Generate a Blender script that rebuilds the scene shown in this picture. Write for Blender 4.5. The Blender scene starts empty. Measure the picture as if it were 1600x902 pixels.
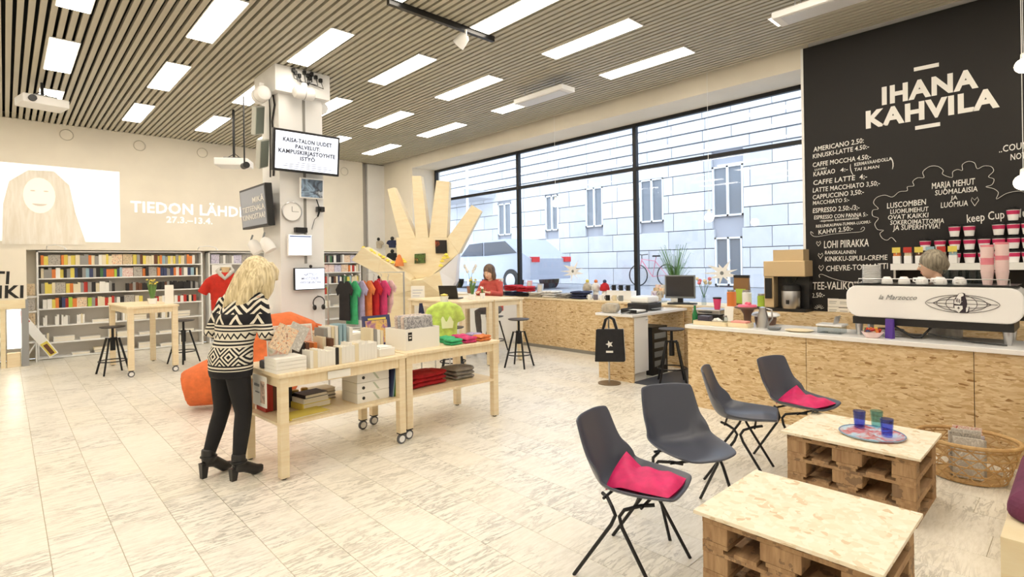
import bpy, bmesh, math, random
from mathutils import Vector, Matrix
R = math.radians
random.seed(7)
SC = bpy.context.scene
COL = SC.collection
# ------------------------------------------------------------------ camera, world, exposure
EYE = 1.6
F_PX, CX, CY, ROLL = 845.0, 800.0, 413.0, 0.015
YAW = math.atan2(793, 845)
cam_d = bpy.data.cameras.new('camera')
cam = bpy.data.objects.new('camera', cam_d)
COL.objects.link(cam)
cam_d.sensor_width = 36.0
cam_d.lens = 36.0 * F_PX / 1600.0
cam_d.shift_y = -38.0 / 1600.0
cam_d.clip_start = 0.05
cam_d.clip_end = 200
cam.matrix_world = Matrix.Translation((0, 0, EYE)) @ Matrix.Rotation(-YAW, 4, 'Z') @ Matrix.Rotation(R(90), 4, 'X') @ Matrix.Rotation(-ROLL, 4, 'Z')
SC.camera = cam
world = bpy.data.worlds.new('world')
SC.world = world
world.use_nodes = True
wbg = world.node_tree.nodes['Background']
wbg.inputs[0].default_value = (0.80, 0.90, 1.0, 1)      # even overcast sky
wbg.inputs[1].default_value = 3.2
SC.view_settings.view_transform = 'Standard'
SC.view_settings.look = 'None'
SC.view_settings.gamma = 1.0
SC.view_settings.use_curve_mapping = False
SC.view_settings.exposure = 0.2
PANEL_POWER = 11.0

# ------------------------------------------------------------------ measuring helpers (pixel of the photo -> point on a real plane)
FW = Vector((math.sin(YAW), math.cos(YAW), 0)); RT = Vector((math.cos(YAW), -math.sin(YAW), 0)); UP = Vector((0, 0, 1)); EYEV = Vector((0, 0, EYE))
def ray(px, py):
    u = px - CX; v = CY - py
    return FW * F_PX + RT * (u * math.cos(ROLL) + v * math.sin(ROLL)) + UP * (-u * math.sin(ROLL) + v * math.cos(ROLL))
def onz(px, py, z=0.0):
    d = ray(px, py); return EYEV + d * ((z - EYE) / d.z)
def onx(px, py, x):
    d = ray(px, py); return EYEV + d * (x / d.x)
def ony(px, py, y):
    d = ray(px, py); return EYEV + d * (y / d.y)

# ------------------------------------------------------------------ colours and materials
def lin(c):
    c = c / 255.0
    return c / 12.92 if c <= 0.04045 else ((c + 0.055) / 1.055) ** 2.4
def rgb(r, g, b): return (lin(r), lin(g), lin(b), 1)
MATS = {}
def mat(name, col=(200, 200, 200), rough=0.5, metal=0.0, emit=0.0, spec=0.5, coat=0.0, alpha=None, trans=0.0):
    if name in MATS: return MATS[name]
    m = bpy.data.materials.new(name); m.use_nodes = True
    b = m.node_tree.nodes['Principled BSDF']
    b.inputs['Base Color'].default_value = rgb(*col)
    b.inputs['Roughness'].default_value = rough
    b.inputs['Metallic'].default_value = metal
    b.inputs['Specular IOR Level'].default_value = spec
    b.inputs['Coat Weight'].default_value = coat
    b.inputs['Transmission Weight'].default_value = trans
    if emit:
        b.inputs['Emission Color'].default_value = rgb(*col)
        b.inputs['Emission Strength'].default_value = emit
    MATS[name] = m
    return m
class G:
    """tiny node-graph helper"""
    def __init__(s, m): s.nt = m.node_tree; s.b = s.nt.nodes['Principled BSDF']
    def n(s, t, **k):
        x = s.nt.nodes.new(t)
        for a, v in k.items(): setattr(x, a, v)
        return x
    def l(s, a, b): s.nt.links.new(a, b)
    def val(s, sock, v):
        if hasattr(v, 'is_output') or isinstance(v, bpy.types.NodeSocket): s.l(v, sock)
        else: sock.default_value = v
    def m(s, op, a, b=0.0, c=None):
        x = s.n('ShaderNodeMath', operation=op)
        s.val(x.inputs[0], a); s.val(x.inputs[1], b)
        if c is not None: s.val(x.inputs[2], c)
        return x.outputs[0]
    def coord(s, which='Object', scale=(1, 1, 1), rot=(0, 0, 0), rnd=False):
        t = s.n('ShaderNodeTexCoord'); mp = s.n('ShaderNodeMapping')
        mp.inputs['Scale'].default_value = scale; mp.inputs['Rotation'].default_value = rot
        s.l(t.outputs[which], mp.inputs['Vector'])
        if rnd:
            oi = s.n('ShaderNodeObjectInfo'); ml = s.m('MULTIPLY', oi.outputs['Random'], 37.0)
            s.l(ml, mp.inputs['Location'])
        return mp.outputs[0]
    def noise(s, vec, scale, detail=4, rough=0.6, dist=0.0):
        x = s.n('ShaderNodeTexNoise'); s.l(vec, x.inputs['Vector'])
        x.inputs['Scale'].default_value = scale; x.inputs['Detail'].default_value = detail
        x.inputs['Roughness'].default_value = rough; x.inputs['Distortion'].default_value = dist
        return x.outputs['Fac']
    def ramp(s, fac, stops):
        x = s.n('ShaderNodeValToRGB'); e = x.color_ramp.elements
        while len(e) < len(stops): e.new(0.5)
        for i, (p, c) in enumerate(stops): e[i].position = p; e[i].color = rgb(*c)
        s.l(fac, x.inputs[0]); return x.outputs[0]
    def mix(s, fac, a, b, blend='MIX'):
        x = s.n('ShaderNodeMix', data_type='RGBA', blend_type=blend)
        s.val(x.inputs[0], fac); s.val(x.inputs[6], a); s.val(x.inputs[7], b); return x.outputs[2]
    def color(s, c): s.l(c, s.b.inputs['Base Color'])
    def bump(s, h, strength=0.3, dist=0.01):
        x = s.n('ShaderNodeBump'); x.inputs['Strength'].default_value = strength; x.inputs['Distance'].default_value = dist
        s.l(h, x.inputs['Height']); s.l(x.outputs[0], s.b.inputs['Normal'])

def marble_mat():
    m = mat('marble', (236, 232, 222), 0.3); g = G(m)
    w = g.coord('Object', (1, 1, 1), (0, 0, 0), True)
    rot = g.n('ShaderNodeMapping'); rot.inputs['Rotation'].default_value = (0, 0, R(-28)); rot.inputs['Scale'].default_value = (1.3, 6.5, 1); g.l(w, rot.inputs['Vector'])
    n1 = g.noise(rot.outputs[0], 2.6, 5, 0.65, 0.5)
    vein = g.m('ABSOLUTE', g.m('SUBTRACT', n1, 0.5))
    n2 = g.noise(w, 1.7, 2, 0.5)
    amt = g.m('MULTIPLY', g.m('SUBTRACT', 1.0, g.m('MINIMUM', g.m('DIVIDE', vein, 0.05), 1.0)), g.m('MINIMUM', g.m('MAXIMUM', g.m('MULTIPLY_ADD', n2, 3.0, -0.95), 0.08), 0.9))
    fine = g.noise(rot.outputs[0], 9.0, 4, 0.7)
    base = g.ramp(fine, [(0.3, (226, 222, 212)), (0.6, (242, 239, 232))])
    c2 = g.mix(amt, base, rgb(164, 160, 152))
    oi = g.n('ShaderNodeObjectInfo')
    c3 = g.mix(g.m('MULTIPLY', oi.outputs['Random'], 0.22), c2, rgb(238, 228, 200))
    g.color(c3); return m
def osb_mat(name='osb', base=((150, 110, 64), (200, 168, 120), (214, 186, 142), (229, 208, 168)), sc=1.5):
    m = mat(name, (210, 170, 110), 0.65); g = G(m)
    w = g.coord('Object')
    big = g.n('ShaderNodeTexNoise'); g.l(w, big.inputs['Vector']); big.inputs['Scale'].default_value = 5.0 * sc; big.inputs['Detail'].default_value = 1
    ws = g.n('ShaderNodeVectorMath', operation='MULTIPLY_ADD'); g.l(big.outputs['Color'], ws.inputs[0]); ws.inputs[1].default_value = (0.035, 0.035, 0.035); g.l(w, ws.inputs[2])
    cols = []
    for k, (rx, s3) in enumerate(((20, (9, 9, 34)), (-35, (8, 8, 30)), (65, (12, 12, 38)))):
        mp = g.n('ShaderNodeMapping'); mp.inputs['Rotation'].default_value = (R(rx), R(rx * 0.7), R(rx)); mp.inputs['Scale'].default_value = tuple(q * sc for q in s3); mp.inputs['Location'].default_value = (k * 3.1, k, 0)
        g.l(ws.outputs[0], mp.inputs['Vector'])
        vo = g.n('ShaderNodeTexVoronoi'); g.l(mp.outputs[0], vo.inputs['Vector']); vo.inputs['Scale'].default_value = 1.3
        sp = g.n('ShaderNodeSeparateColor'); g.l(vo.outputs['Color'], sp.inputs[0]); cols.append((sp.outputs[0], sp.outputs[1], vo.outputs['Distance']))
    pick = g.m('GREATER_THAN', cols[2][1], 0.5)
    a = g.m('ADD', g.m('MULTIPLY', cols[0][0], g.m('SUBTRACT', 1.0, pick)), g.m('MULTIPLY', cols[1][0], pick))
    c = g.ramp(a, [(0.0, base[0]), (0.07, base[1]), (0.45, base[2]), (1.0, base[3])])
    g.color(c); g.bump(a, 0.25, 0.004); return m
def wood_mat(name, c1, c2, rough=0.5, scale=(3, 3, 40), dark=None):
    m = mat(name, c1, rough); g = G(m)
    w = g.coord('Object', scale, (0, 0, 0), True)
    n = g.noise(w, 1.0, 5, 0.6, 0.6)
    c = g.ramp(n, [(0.3, c1), (0.7, c2)])
    if dark:
        w2 = g.coord('Object', (6, 6, 6), (0, 0, 0), True); k = g.noise(w2, 1.6, 4, 0.6)
        c = g.mix(g.m('MULTIPLY', g.m('GREATER_THAN', k, 0.58), 0.6), c, rgb(*dark))
    g.color(c); g.bump(n, 0.1, 0.003); return m
def picture_mat(name, cols, scale=6.0):
    """printed cover or picture: blotches of the given colours"""
    m = mat(name, cols[0], 0.4); g = G(m)
    w = g.coord('Object', (1, 1, 1), (0, 0, 0), True)
    n = g.noise(w, scale, 3, 0.55, 0.8)
    k = len(cols)
    g.color(g.ramp(n, [(0.28 + 0.44 * i / max(1, k - 1), c) for i, c in enumerate(cols)])); return m
def fabric_mat(name, col, rough=0.85, var=0.12):
    m = mat(name, col, rough); g = G(m)
    n = g.noise(g.coord('Object'), 14, 4, 0.6)
    d = tuple(max(0, int(q * (1 - var))) for q in col)
    g.color(g.ramp(n, [(0.3, d), (0.7, col)])); g.bump(n, 0.25, 0.006); return m
def plaster_mat(name, col):
    m = mat(name, col, 0.75); g = G(m)
    n = g.noise(g.coord('Object'), 1.2, 3, 0.5)
    d = tuple(int(q * 0.965) for q in col)
    g.color(g.ramp(n, [(0.35, d), (0.65, col)])); return m
def stone_mat():
    m = mat('granite', (205, 208, 216), 0.8); g = G(m)
    w = g.coord('Object', (1, 1, 1), (0, 0, 0), True)
    n = g.noise(w, 2.0, 6, 0.7); oi = g.n('ShaderNodeObjectInfo')
    t = g.m('MULTIPLY_ADD', oi.outputs['Random'], 0.35, g.m('MULTIPLY', n, 0.6))
    g.color(g.ramp(t, [(0.15, (186, 188, 194)), (0.8, (222, 222, 224))])); g.bump(n, 0.3, 0.01); return m
def sweater_mat():
    m = mat('patterned_knit', (25, 25, 30), 0.9); g = G(m)
    t = g.n('ShaderNodeTexCoord'); sp = g.n('ShaderNodeSeparateXYZ'); g.l(t.outputs['Object'], sp.inputs[0])
    u = g.m('SUBTRACT', g.m('MULTIPLY', sp.outputs[0], 0.6), g.m('MULTIPLY', sp.outputs[1], 0.84)); z = sp.outputs[2]
    def tri(p, off=0.0):      # 0..1 triangle wave along u
        f = g.m('FRACT', g.m('ADD', g.m('DIVIDE', u, p), off + 20.0)); return g.m('ABSOLUTE', g.m('SUBTRACT', g.m('MULTIPLY', f, 2.0), 1.0))
    def band(lo, hi): return g.m('MULTIPLY', g.m('GREATER_THAN', z, lo), g.m('LESS_THAN', z, hi))
    def stripes(p): return g.m('GREATER_THAN', g.m('FRACT', g.m('DIVIDE', z, p)), 0.5)
    tot = None
    def add(b, pat):
        nonlocal tot
        x = g.m('MULTIPLY', b, pat); tot = x if tot is None else g.m('ADD', tot, x)
    add(band(0.825, 0.87), stripes(0.026))
    dia = g.m('ADD', g.m('MULTIPLY', tri(0.14), 0.07), g.m('ABSOLUTE', g.m('SUBTRACT', z, 0.935)))
    add(band(0.87, 1.0), g.m('GREATER_THAN', g.m('FRACT', g.m('DIVIDE', dia, 0.034)), 0.5))
    add(band(1.0, 1.053), stripes(0.026))
    zz = g.m('ABSOLUTE', g.m('SUBTRACT', g.m('SUBTRACT', z, 1.087), g.m('MULTIPLY', g.m('SUBTRACT', tri(0.05), 0.5), 0.035)))
    add(band(1.053, 1.12), g.m('GREATER_THAN', zz, 0.009))
    add(band(1.12, 1.172), stripes(0.026))
    hgt = g.m('SUBTRACT', g.m('MULTIPLY', tri(0.15, 0.25), 0.11), g.m('SUBTRACT', z, 1.172))
    add(band(1.175, 1.25), g.m('MULTIPLY', g.m('GREATER_THAN', hgt, 0.028), g.m('LESS_THAN', hgt, 0.062)))
    ch = g.m('ADD', z, g.m('MULTIPLY', tri(0.2, 0.1), 0.09))
    add(band(1.25, 1.52), g.m('GREATER_THAN', g.m('FRACT', g.m('DIVIDE', ch, 0.055)), 0.52))
    g.color(g.mix(tot, rgb(24, 24, 30), rgb(228, 222, 208)))
    g.bump(g.noise(t.outputs['Object'], 160, 2), 0.3, 0.003); return m

M_WHITE = mat('white_paint', (240, 240, 238), 0.45)
M_CREAM = plaster_mat('cream_plaster', (238, 231, 216))
M_WALLW = plaster_mat('white_plaster', (240, 240, 240))
M_BLACK = mat('black_plastic', (22, 22, 24), 0.4)
M_BLKM = mat('black_metal', (30, 31, 34), 0.4, 0.3)
M_VOID = mat('ceiling_void', (16, 15, 13), 0.9)
M_SLAT = mat('ceiling_slat_paint', (184, 178, 161), 0.5)
M_STEEL = mat('brushed_steel', (190, 190, 192), 0.28, 1.0)
M_GREY = mat('grey_plastic', (128, 132, 134), 0.5)
M_MARBLE = marble_mat()
M_OSB = osb_mat()
M_OSBT = osb_mat('osb_pale', ((214, 190, 152), (233, 218, 190), (240, 228, 205), (245, 236, 218)), 1.9)
M_PINE = wood_mat('pine', (240, 226, 196), (231, 210, 172), 0.5)
M_PINEX = wood_mat('pine_lengthwise', (240, 226, 196), (231, 210, 172), 0.5, (40, 3, 3))
M_PLY = wood_mat('birch_plywood', (240, 228, 196), (233, 215, 176), 0.45, (4, 4, 18))
M_PALLET = wood_mat('rough_pallet_wood', (190, 158, 120), (150, 116, 84), 0.8, (4, 30, 4), (104, 84, 68))
M_GLOSSW = mat('gloss_white', (244, 244, 244), 0.2)
M_PAPER = mat('paper', (240, 238, 232), 0.7)
M_PAGES = mat('book_pages', (236, 229, 212), 0.8)
M_FLOORD = mat('dark_vinyl', (72, 74, 82), 0.5)
M_BOARD = mat('blackboard_paint', (30, 28, 28), 0.75)
M_CHALK = mat('chalk', (232, 230, 226), 0.9)
M_SHELL = mat('charcoal_polypropylene', (74, 78, 92), 0.3)
M_PINK = fabric_mat('magenta_cushion_fabric', (226, 28, 110), 0.55)
M_STONE = stone_mat()
M_TV = mat('screen_white', (226, 232, 246), 0.3, emit=0.9)
M_TVD = mat('screen_grey', (128, 132, 140), 0.3, emit=0.25)
M_TVB = mat('screen_dark', (52, 58, 72), 0.3, emit=0.1)
M_DKT = mat('dark_lettering', (50, 54, 66), 0.6)
M_ORANGE = fabric_mat('orange_canvas', (232, 118, 60), 0.7)
M_RED = fabric_mat('red_wool', (206, 46, 30))
M_GLASSY = None
def glass_mat(name, tint=(255, 255, 255), refl=0.08, tr=1.0):
    m = bpy.data.materials.new(name); m.use_nodes = True; nt = m.node_tree
    nt.nodes.remove(nt.nodes['Principled BSDF']); out = nt.nodes['Material Output']
    t = nt.nodes.new('ShaderNodeBsdfTransparent'); t.inputs[0].default_value = rgb(*tint)
    gl = nt.nodes.new('ShaderNodeBsdfGlossy'); gl.inputs['Roughness'].default_value = 0.02
    lw = nt.nodes.new('ShaderNodeLayerWeight'); lw.inputs[0].default_value = 0.5
    pw = nt.nodes.new('ShaderNodeMath'); pw.operation = 'POWER'; nt.links.new(lw.outputs['Facing'], pw.inputs[0]); pw.inputs[1].default_value = 4.0
    fr = nt.nodes.new('ShaderNodeMath'); fr.operation = 'MULTIPLY_ADD'; nt.links.new(pw.outputs[0], fr.inputs[0]); fr.inputs[1].default_value = 0.7; fr.inputs[2].default_value = 0.035
    mx = nt.nodes.new('ShaderNodeMixShader'); nt.links.new(fr.outputs[0], mx.inputs[0])
    nt.links.new(t.outputs[0], mx.inputs[1]); nt.links.new(gl.outputs[0], mx.inputs[2]); nt.links.new(mx.outputs[0], out.inputs[0])
    return m
M_GLASS = glass_mat('window_glass', (250, 252, 255))
M_CLEAR = glass_mat('clear_glass', (228, 234, 236))
M_BLUEG = glass_mat('blue_glass', (190, 200, 250))
M_TEALG = glass_mat('teal_glass', (212, 238, 242))
M_COVERS = [mat('cover_%s' % n, c, 0.5) for n, c in (
    ('white', (236, 234, 228)), ('cream', (228, 216, 186)), ('black', (34, 32, 34)), ('brown', (104, 66, 46)), ('red', (186, 52, 40)), ('orange', (222, 128, 62)),
    ('yellow', (226, 208, 96)), ('green', (70, 118, 72)), ('pale blue', (150, 182, 196)), ('navy', (56, 66, 104)), ('grey', (150, 148, 144)), ('lime', (170, 200, 70)))]
COVER_NAMES = ['white', 'cream', 'black', 'brown', 'red', 'orange', 'yellow', 'green', 'pale blue', 'navy', 'grey', 'lime green']
M_PICS = [picture_mat('printed_cover_%d' % i, c, 9) for i, c in enumerate((
    [(60, 60, 66), (196, 190, 180), (90, 84, 80)], [(226, 140, 70), (240, 226, 200), (150, 70, 40)], [(240, 238, 234), (190, 186, 180), (240, 238, 234)],
    [(120, 100, 160), (226, 222, 236), (60, 60, 110)], [(150, 110, 80), (226, 206, 170), (70, 60, 56)], [(190, 60, 50), (240, 230, 220), (190, 60, 50)]))]

# ------------------------------------------------------------------ mesh builder
class MB:
    def __init__(s): s.v = []; s.f = []; s.mi = []; s.cur = 0
    def slot(s, i): s.cur = i; return s
    def _add(s, vs, fs):
        o = len(s.v); s.v += [tuple(q) for q in vs]
        for f in fs: s.f.append([i + o for i in f]); s.mi.append(s.cur)
        return s
    def box(s, x0, x1, y0, y1, z0, z1):
        return s._add([(x0, y0, z0), (x1, y0, z0), (x1, y1, z0), (x0, y1, z0), (x0, y0, z1), (x1, y0, z1), (x1, y1, z1), (x0, y1, z1)],
                      [(0, 3, 2, 1), (4, 5, 6, 7), (0, 1, 5, 4), (1, 2, 6, 5), (2, 3, 7, 6), (3, 0, 4, 7)])
    def rbox(s, x0, x1, y0, y1, z0, z1, b=0.01):      # box with chamfered vertical and top edges
        pts = [(x0 + b, y0), (x1 - b, y0), (x1, y0 + b), (x1, y1 - b), (x1 - b, y1), (x0 + b, y1), (x0, y1 - b), (x0, y0 + b)]
        ins = [(x0 + 2 * b, y0 + b), (x1 - 2 * b, y0 + b), (x1 - b, y0 + 2 * b), (x1 - b, y1 - 2 * b), (x1 - 2 * b, y1 - b), (x0 + 2 * b, y1 - b), (x0 + b, y1 - 2 * b), (x0 + b, y0 + 2 * b)]
        vs = [(x, y, z0) for x, y in pts] + [(x, y, z1 - b) for x, y in pts] + [(x, y, z1) for x, y in ins]
        fs = [tuple(range(7, -1, -1)), tuple(range(16, 24))]
        for k in range(2):
            for i in range(8): j = (i + 1) % 8; fs.append((k * 8 + i, k * 8 + j, k * 8 + 8 + j, k * 8 + 8 + i))
        return s._add(vs, fs)
    def hexa(s, p): return s._add(p, [(0, 3, 2, 1), (4, 5, 6, 7), (0, 1, 5, 4), (1, 2, 6, 5), (2, 3, 7, 6), (3, 0, 4, 7)])   # 8 corners
    def prism(s, poly, d, axis=None):        # poly: list of Vector (planar), extruded by vector d
        n = len(poly); d = Vector(d); vs = [Vector(p) for p in poly] + [Vector(p) + d for p in poly]
        fs = [tuple(range(n - 1, -1, -1)), tuple(range(n, 2 * n))] + [(i, (i + 1) % n, n + (i + 1) % n, n + i) for i in range(n)]
        return s._add(vs, fs)
    def lathe(s, prof, seg=20, c=(0, 0, 0), ax='z', caps=True):
        c = Vector(c); vs = []; n = len(prof)
        for r, h in prof:
            for k in range(seg):
                a = 2 * math.pi * k / seg; p = (r * math.cos(a), r * math.sin(a), h)
                if ax == 'x': p = (p[2], p[0], p[1])
                elif ax == 'y': p = (p[1], p[2], p[0])
                vs.append(c + Vector(p))
        fs = []
        for i in range(n - 1):
            for k in range(seg): j = (k + 1) % seg; fs.append((i * seg + k, i * seg + j, (i + 1) * seg + j, (i + 1) * seg + k))
        if caps: fs.append(tuple(range(seg - 1, -1, -1))); fs.append(tuple((n - 1) * seg + k for k in range(seg)))
        return s._add(vs, fs)
    def cyl(s, c, r, h, seg=20, ax='z', r2=None): return s.lathe([(r, 0), (r if r2 is None else r2, h)], seg, c, ax)
    def tube(s, path, r, seg=8, closed=False, ell=None):
        """tube along path; r: number or list; ell: second radius list (elliptic section)"""
        P_ = [Vector(p) for p in path]; n = len(P_); rr = r if isinstance(r, (list, tuple)) else [r] * n; r2 = ell if ell else rr
        ref = None; vs = []
        for i in range(n):
            a = P_[(i - 1) % n] if (closed or i > 0) else P_[i]; b = P_[(i + 1) % n] if (closed or i < n - 1) else P_[i]
            t = (b - a)
            if t.length < 1e-9: t = Vector((0, 0, 1))
            t.normalize()
            if ref is None: ref = Vector((1, 0, 0)) if abs(t.x) < 0.9 else Vector((0, 1, 0))
            u = (ref - t * ref.dot(t))
            if u.length < 1e-6: u = Vector((0, 1, 0)) - t * t.y
            u.normalize(); w = t.cross(u); ref = u
            for k in range(seg):
                q = 2 * math.pi * k / seg; vs.append(P_[i] + u * (rr[i] * math.cos(q)) + w * (r2[i] * math.sin(q)))
        fs = []
        for i in range(n if closed else n - 1):
            o2 = ((i + 1) % n) * seg
            for k in range(seg): j = (k + 1) % seg; fs.append((i * seg + k, i * seg + j, o2 + j, o2 + k))
        if not closed: fs.append(tuple(range(seg - 1, -1, -1))); fs.append(tuple((n - 1) * seg + k for k in range(seg)))
        return s._add(vs, fs)
    def ball(s, c, r, seg=14, rings=9, sx=1, sy=1, sz=1):
        c = Vector(c); vs = []
        for i in range(1, rings):
            a = math.pi * i / rings
            for k in range(seg): q = 2 * math.pi * k / seg; vs.append(c + Vector((r * sx * math.sin(a) * math.cos(q), r * sy * math.sin(a) * math.sin(q), r * sz * math.cos(a))))
        top = len(vs); vs.append(c + Vector((0, 0, r * sz))); vs.append(c - Vector((0, 0, r * sz)))
        fs = [(top, k, (k + 1) % seg) for k in range(seg)]
        for i in range(rings - 2):
            for k in range(seg): j = (k + 1) % seg; fs.append((i * seg + k, (i + 1) * seg + k, (i + 1) * seg + j, i * seg + j))
        o = (rings - 2) * seg; fs += [(top + 1, o + (k + 1) % seg, o + k) for k in range(seg)]
        return s._add(vs, fs)
    def grid(s, fn, nu, nv):                 # open surface from fn(u,v), u,v in 0..1
        vs = [fn(i / nu, j / nv) for j in range(nv + 1) for i in range(nu + 1)]
        return s._add(vs, [(j * (nu + 1) + i, j * (nu + 1) + i + 1, (j + 1) * (nu + 1) + i + 1, (j + 1) * (nu + 1) + i) for j in range(nv) for i in range(nu)])
    def mesh(s, name, mats, smooth=False):
        me = bpy.data.meshes.new(name); me.from_pydata(s.v, [], s.f)
        for m in (mats if isinstance(mats, (list, tuple)) else [mats]): me.materials.append(m)
        for p, i in zip(me.polygons, s.mi): p.material_index = i
        bm = bmesh.new(); bm.from_mesh(me); bmesh.ops.recalc_face_normals(bm, faces=bm.faces); bm.to_mesh(me); bm.free()
        if smooth:
            me.polygons.foreach_set('use_smooth', [True] * len(me.polygons))
            me.set_sharp_from_angle(angle=R(40))
        me.update(); return me
    def build(s, name, mats, parent=None, smooth=False):
        return link(name, s.mesh(name, mats, smooth), parent)
def link(name, data, parent=None):
    o = bpy.data.objects.new(name, data); COL.objects.link(o)
    if parent is not None: o.parent = parent
    return o
def tag(o, label, cat, group=None):
    o['label'] = label; o['category'] = cat
    if group: o['group'] = group
    return o
def thing(name, label, cat, loc=(0, 0, 0), rz=0.0, group=None):
    o = link(name, None); o.location = loc; o.rotation_euler = (0, 0, rz); o.empty_display_size = 0.1
    return tag(o, label, cat, group)
def struct(o, stuff=False): o['kind'] = 'stuff' if stuff else 'structure'; return o
def copy_tree(o, parent=None):
    c = o.copy(); COL.objects.link(c)
    if parent is not None: c.parent = parent
    for ch in list(o.children): copy_tree(ch, c)
    return c
def bevel(o, w=0.004, seg=2):
    m = o.modifiers.new('bevel', 'BEVEL'); m.width = w; m.segments = seg; m.limit_method = 'ANGLE'; return o
def fuse(mb, name, mats, parent, voxel=0.012, smooth_it=6):
    """voxel-fuse overlapping lofts into one continuous skin"""
    tmp = link('tmp', mb.mesh('tmp', mats)); r = tmp.modifiers.new('r', 'REMESH'); r.mode = 'VOXEL'; r.voxel_size = voxel; r.use_smooth_shade = True
    sm = tmp.modifiers.new('s', 'SMOOTH'); sm.iterations = smooth_it; sm.factor = 0.5
    dg = bpy.context.evaluated_depsgraph_get(); me = bpy.data.meshes.new_from_object(tmp.evaluated_get(dg))
    bpy.data.objects.remove(tmp); me.name = name
    if not me.materials:
        for m in (mats if isinstance(mats, (list, tuple)) else [mats]): me.materials.append(m)
    return link(name, me, parent)
def text_mesh(s, size=1.0, bold=0.0, shear=0.0, extrude=0.0015, spacing=1.0):
    cu = bpy.data.curves.new('txt', 'FONT'); cu.body = s; cu.size = size; cu.shear = shear; cu.offset = bold; cu.extrude = extrude; cu.resolution_u = 2; cu.space_character = spacing
    o = link('txt', cu); dg = bpy.context.evaluated_depsgraph_get(); me = bpy.data.meshes.new_from_object(o.evaluated_get(dg)); bpy.data.objects.remove(o); bpy.data.curves.remove(cu)
    return me
def lettering(s, p0, p1, height, normal, m, parent=None, bold=0.0, shear=0.0, name='lettering', lift=0.003):
    """text whose baseline runs from p0 to p1 with the given cap height, facing normal"""
    me = text_mesh(s, 1.0, bold, shear, 0.0015, 1.0 + bold * 2.5)
    if not me.vertices: return None
    xs = [v.co.x for v in me.vertices]; x0, x1 = min(xs), max(xs)
    p0 = Vector(p0); p1 = Vector(p1); nx = Vector(normal).normalized(); d = p1 - p0; w = d.length; d.normalize(); up = nx.cross(d).normalized()
    sx = w / max(1e-6, x1 - x0); sy = height / 0.73
    for v in me.vertices:
        c = v.co; q = p0 + d * ((c.x - x0) * sx) + up * (c.y * sy) + nx * (c.z + lift); v.co = q
    me.materials.clear(); me.materials.append(m)
    o = link(name, me)
    if parent is not None:
        o.parent = parent; o.matrix_parent_inverse = PMAT(parent).inverted()
    return o
def PMAT(o):
    m = Matrix.LocRotScale(o.location, o.rotation_euler, o.scale)
    return (PMAT(o.parent) @ o.matrix_parent_inverse @ m) if o.parent else m
ORD = ['first', 'second', 'third', 'fourth', 'fifth', 'sixth', 'seventh', 'eighth', 'ninth', 'tenth']
def nth(i):
    if i < 10: return ORD[i]
    n = i + 1; return '%d%s' % (n, 'th' if 10 < n % 100 < 14 else {1: 'st', 2: 'nd', 3: 'rd'}.get(n % 10, 'th'))

# ================================================================== THE SETTING
ZC = 4.3
XW = 7.5        # window wall / blackboard plane
YB = 13.25      # back wall
YU = 12.9       # face of the upper wall above the bookcases
# floor: joint bed + marble tiles
floor = struct(MB().box(-3, 8.3, -3, YB, -0.12, -0.004).build('floor', mat('tile_joint', (188, 176, 150), 0.8)))
TW, TL = 0.303, 0.97
tiles = []
for k in range(-11, 25):
    x0 = 0.17 + TW * k
    off = [0.0, -0.17, 0.03, -0.14][k % 4] + 0.06 * math.sin(k)
    for j in range(-4, 14):
        y0 = 0.42 + TL * j + off; y1 = y0 + TL
        a, b, c, d = max(x0, -3), min(x0 + TW, XW), max(y0, -3), min(y1, YB - 0.3)
        if b - a < 0.05 or d - c < 0.05: continue
        p = Vector(((a + b) / 2, (c + d) / 2, 0)); q = p - EYEV; f = q.dot(FW)
        vis = f > 0.3 and abs(q.dot(RT) / f * F_PX) < 880 and -q.z / f * F_PX < 540
        full = (b - a > TW - 0.001 and d - c > TL - 0.001)
        tiles.append((0 if vis else 1, p.length, a, b, c, d, full))
tiles.sort()
tile_me = MB().rbox(-TW / 2 + 0.0015, TW / 2 - 0.0015, -TL / 2 + 0.0015, TL / 2 - 0.0015, -0.01, 0.0, 0.0008).mesh('tile', M_MARBLE)
rest = MB(); n = 0
for v, _, a, b, c, d, full in tiles:
    if full and v == 0 and n < 300:
        o = link('tile', tile_me, floor); o.location = ((a + b) / 2, (c + d) / 2, 0); n += 1
    else: rest.box(a + 0.0015, b - 0.0015, c + 0.0015, d - 0.0015, -0.01, 0.0)
struct(rest.build('far_tiles', M_MARBLE, floor), True)
struct(MB().box(6.06, XW, -3, 4.16, 0.0, 0.004).build('floor_behind_bar', M_FLOORD))
# ceiling: black void + slats as parts
ceil = struct(MB().box(-3, 8.3, -3, YB, 4.48, 4.6).build('ceiling', M_VOID))
SP = 0.0855
slat_me = MB().box(-0.026, 0.026, -8.1, 8.0, 0, 0.05).mesh('slat', M_SLAT)
for k in range(int(10.4 / SP)):
    o = link('slat', slat_me, ceil); o.location = (-2.93 + SP * k, 4.9, ZC)
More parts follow.
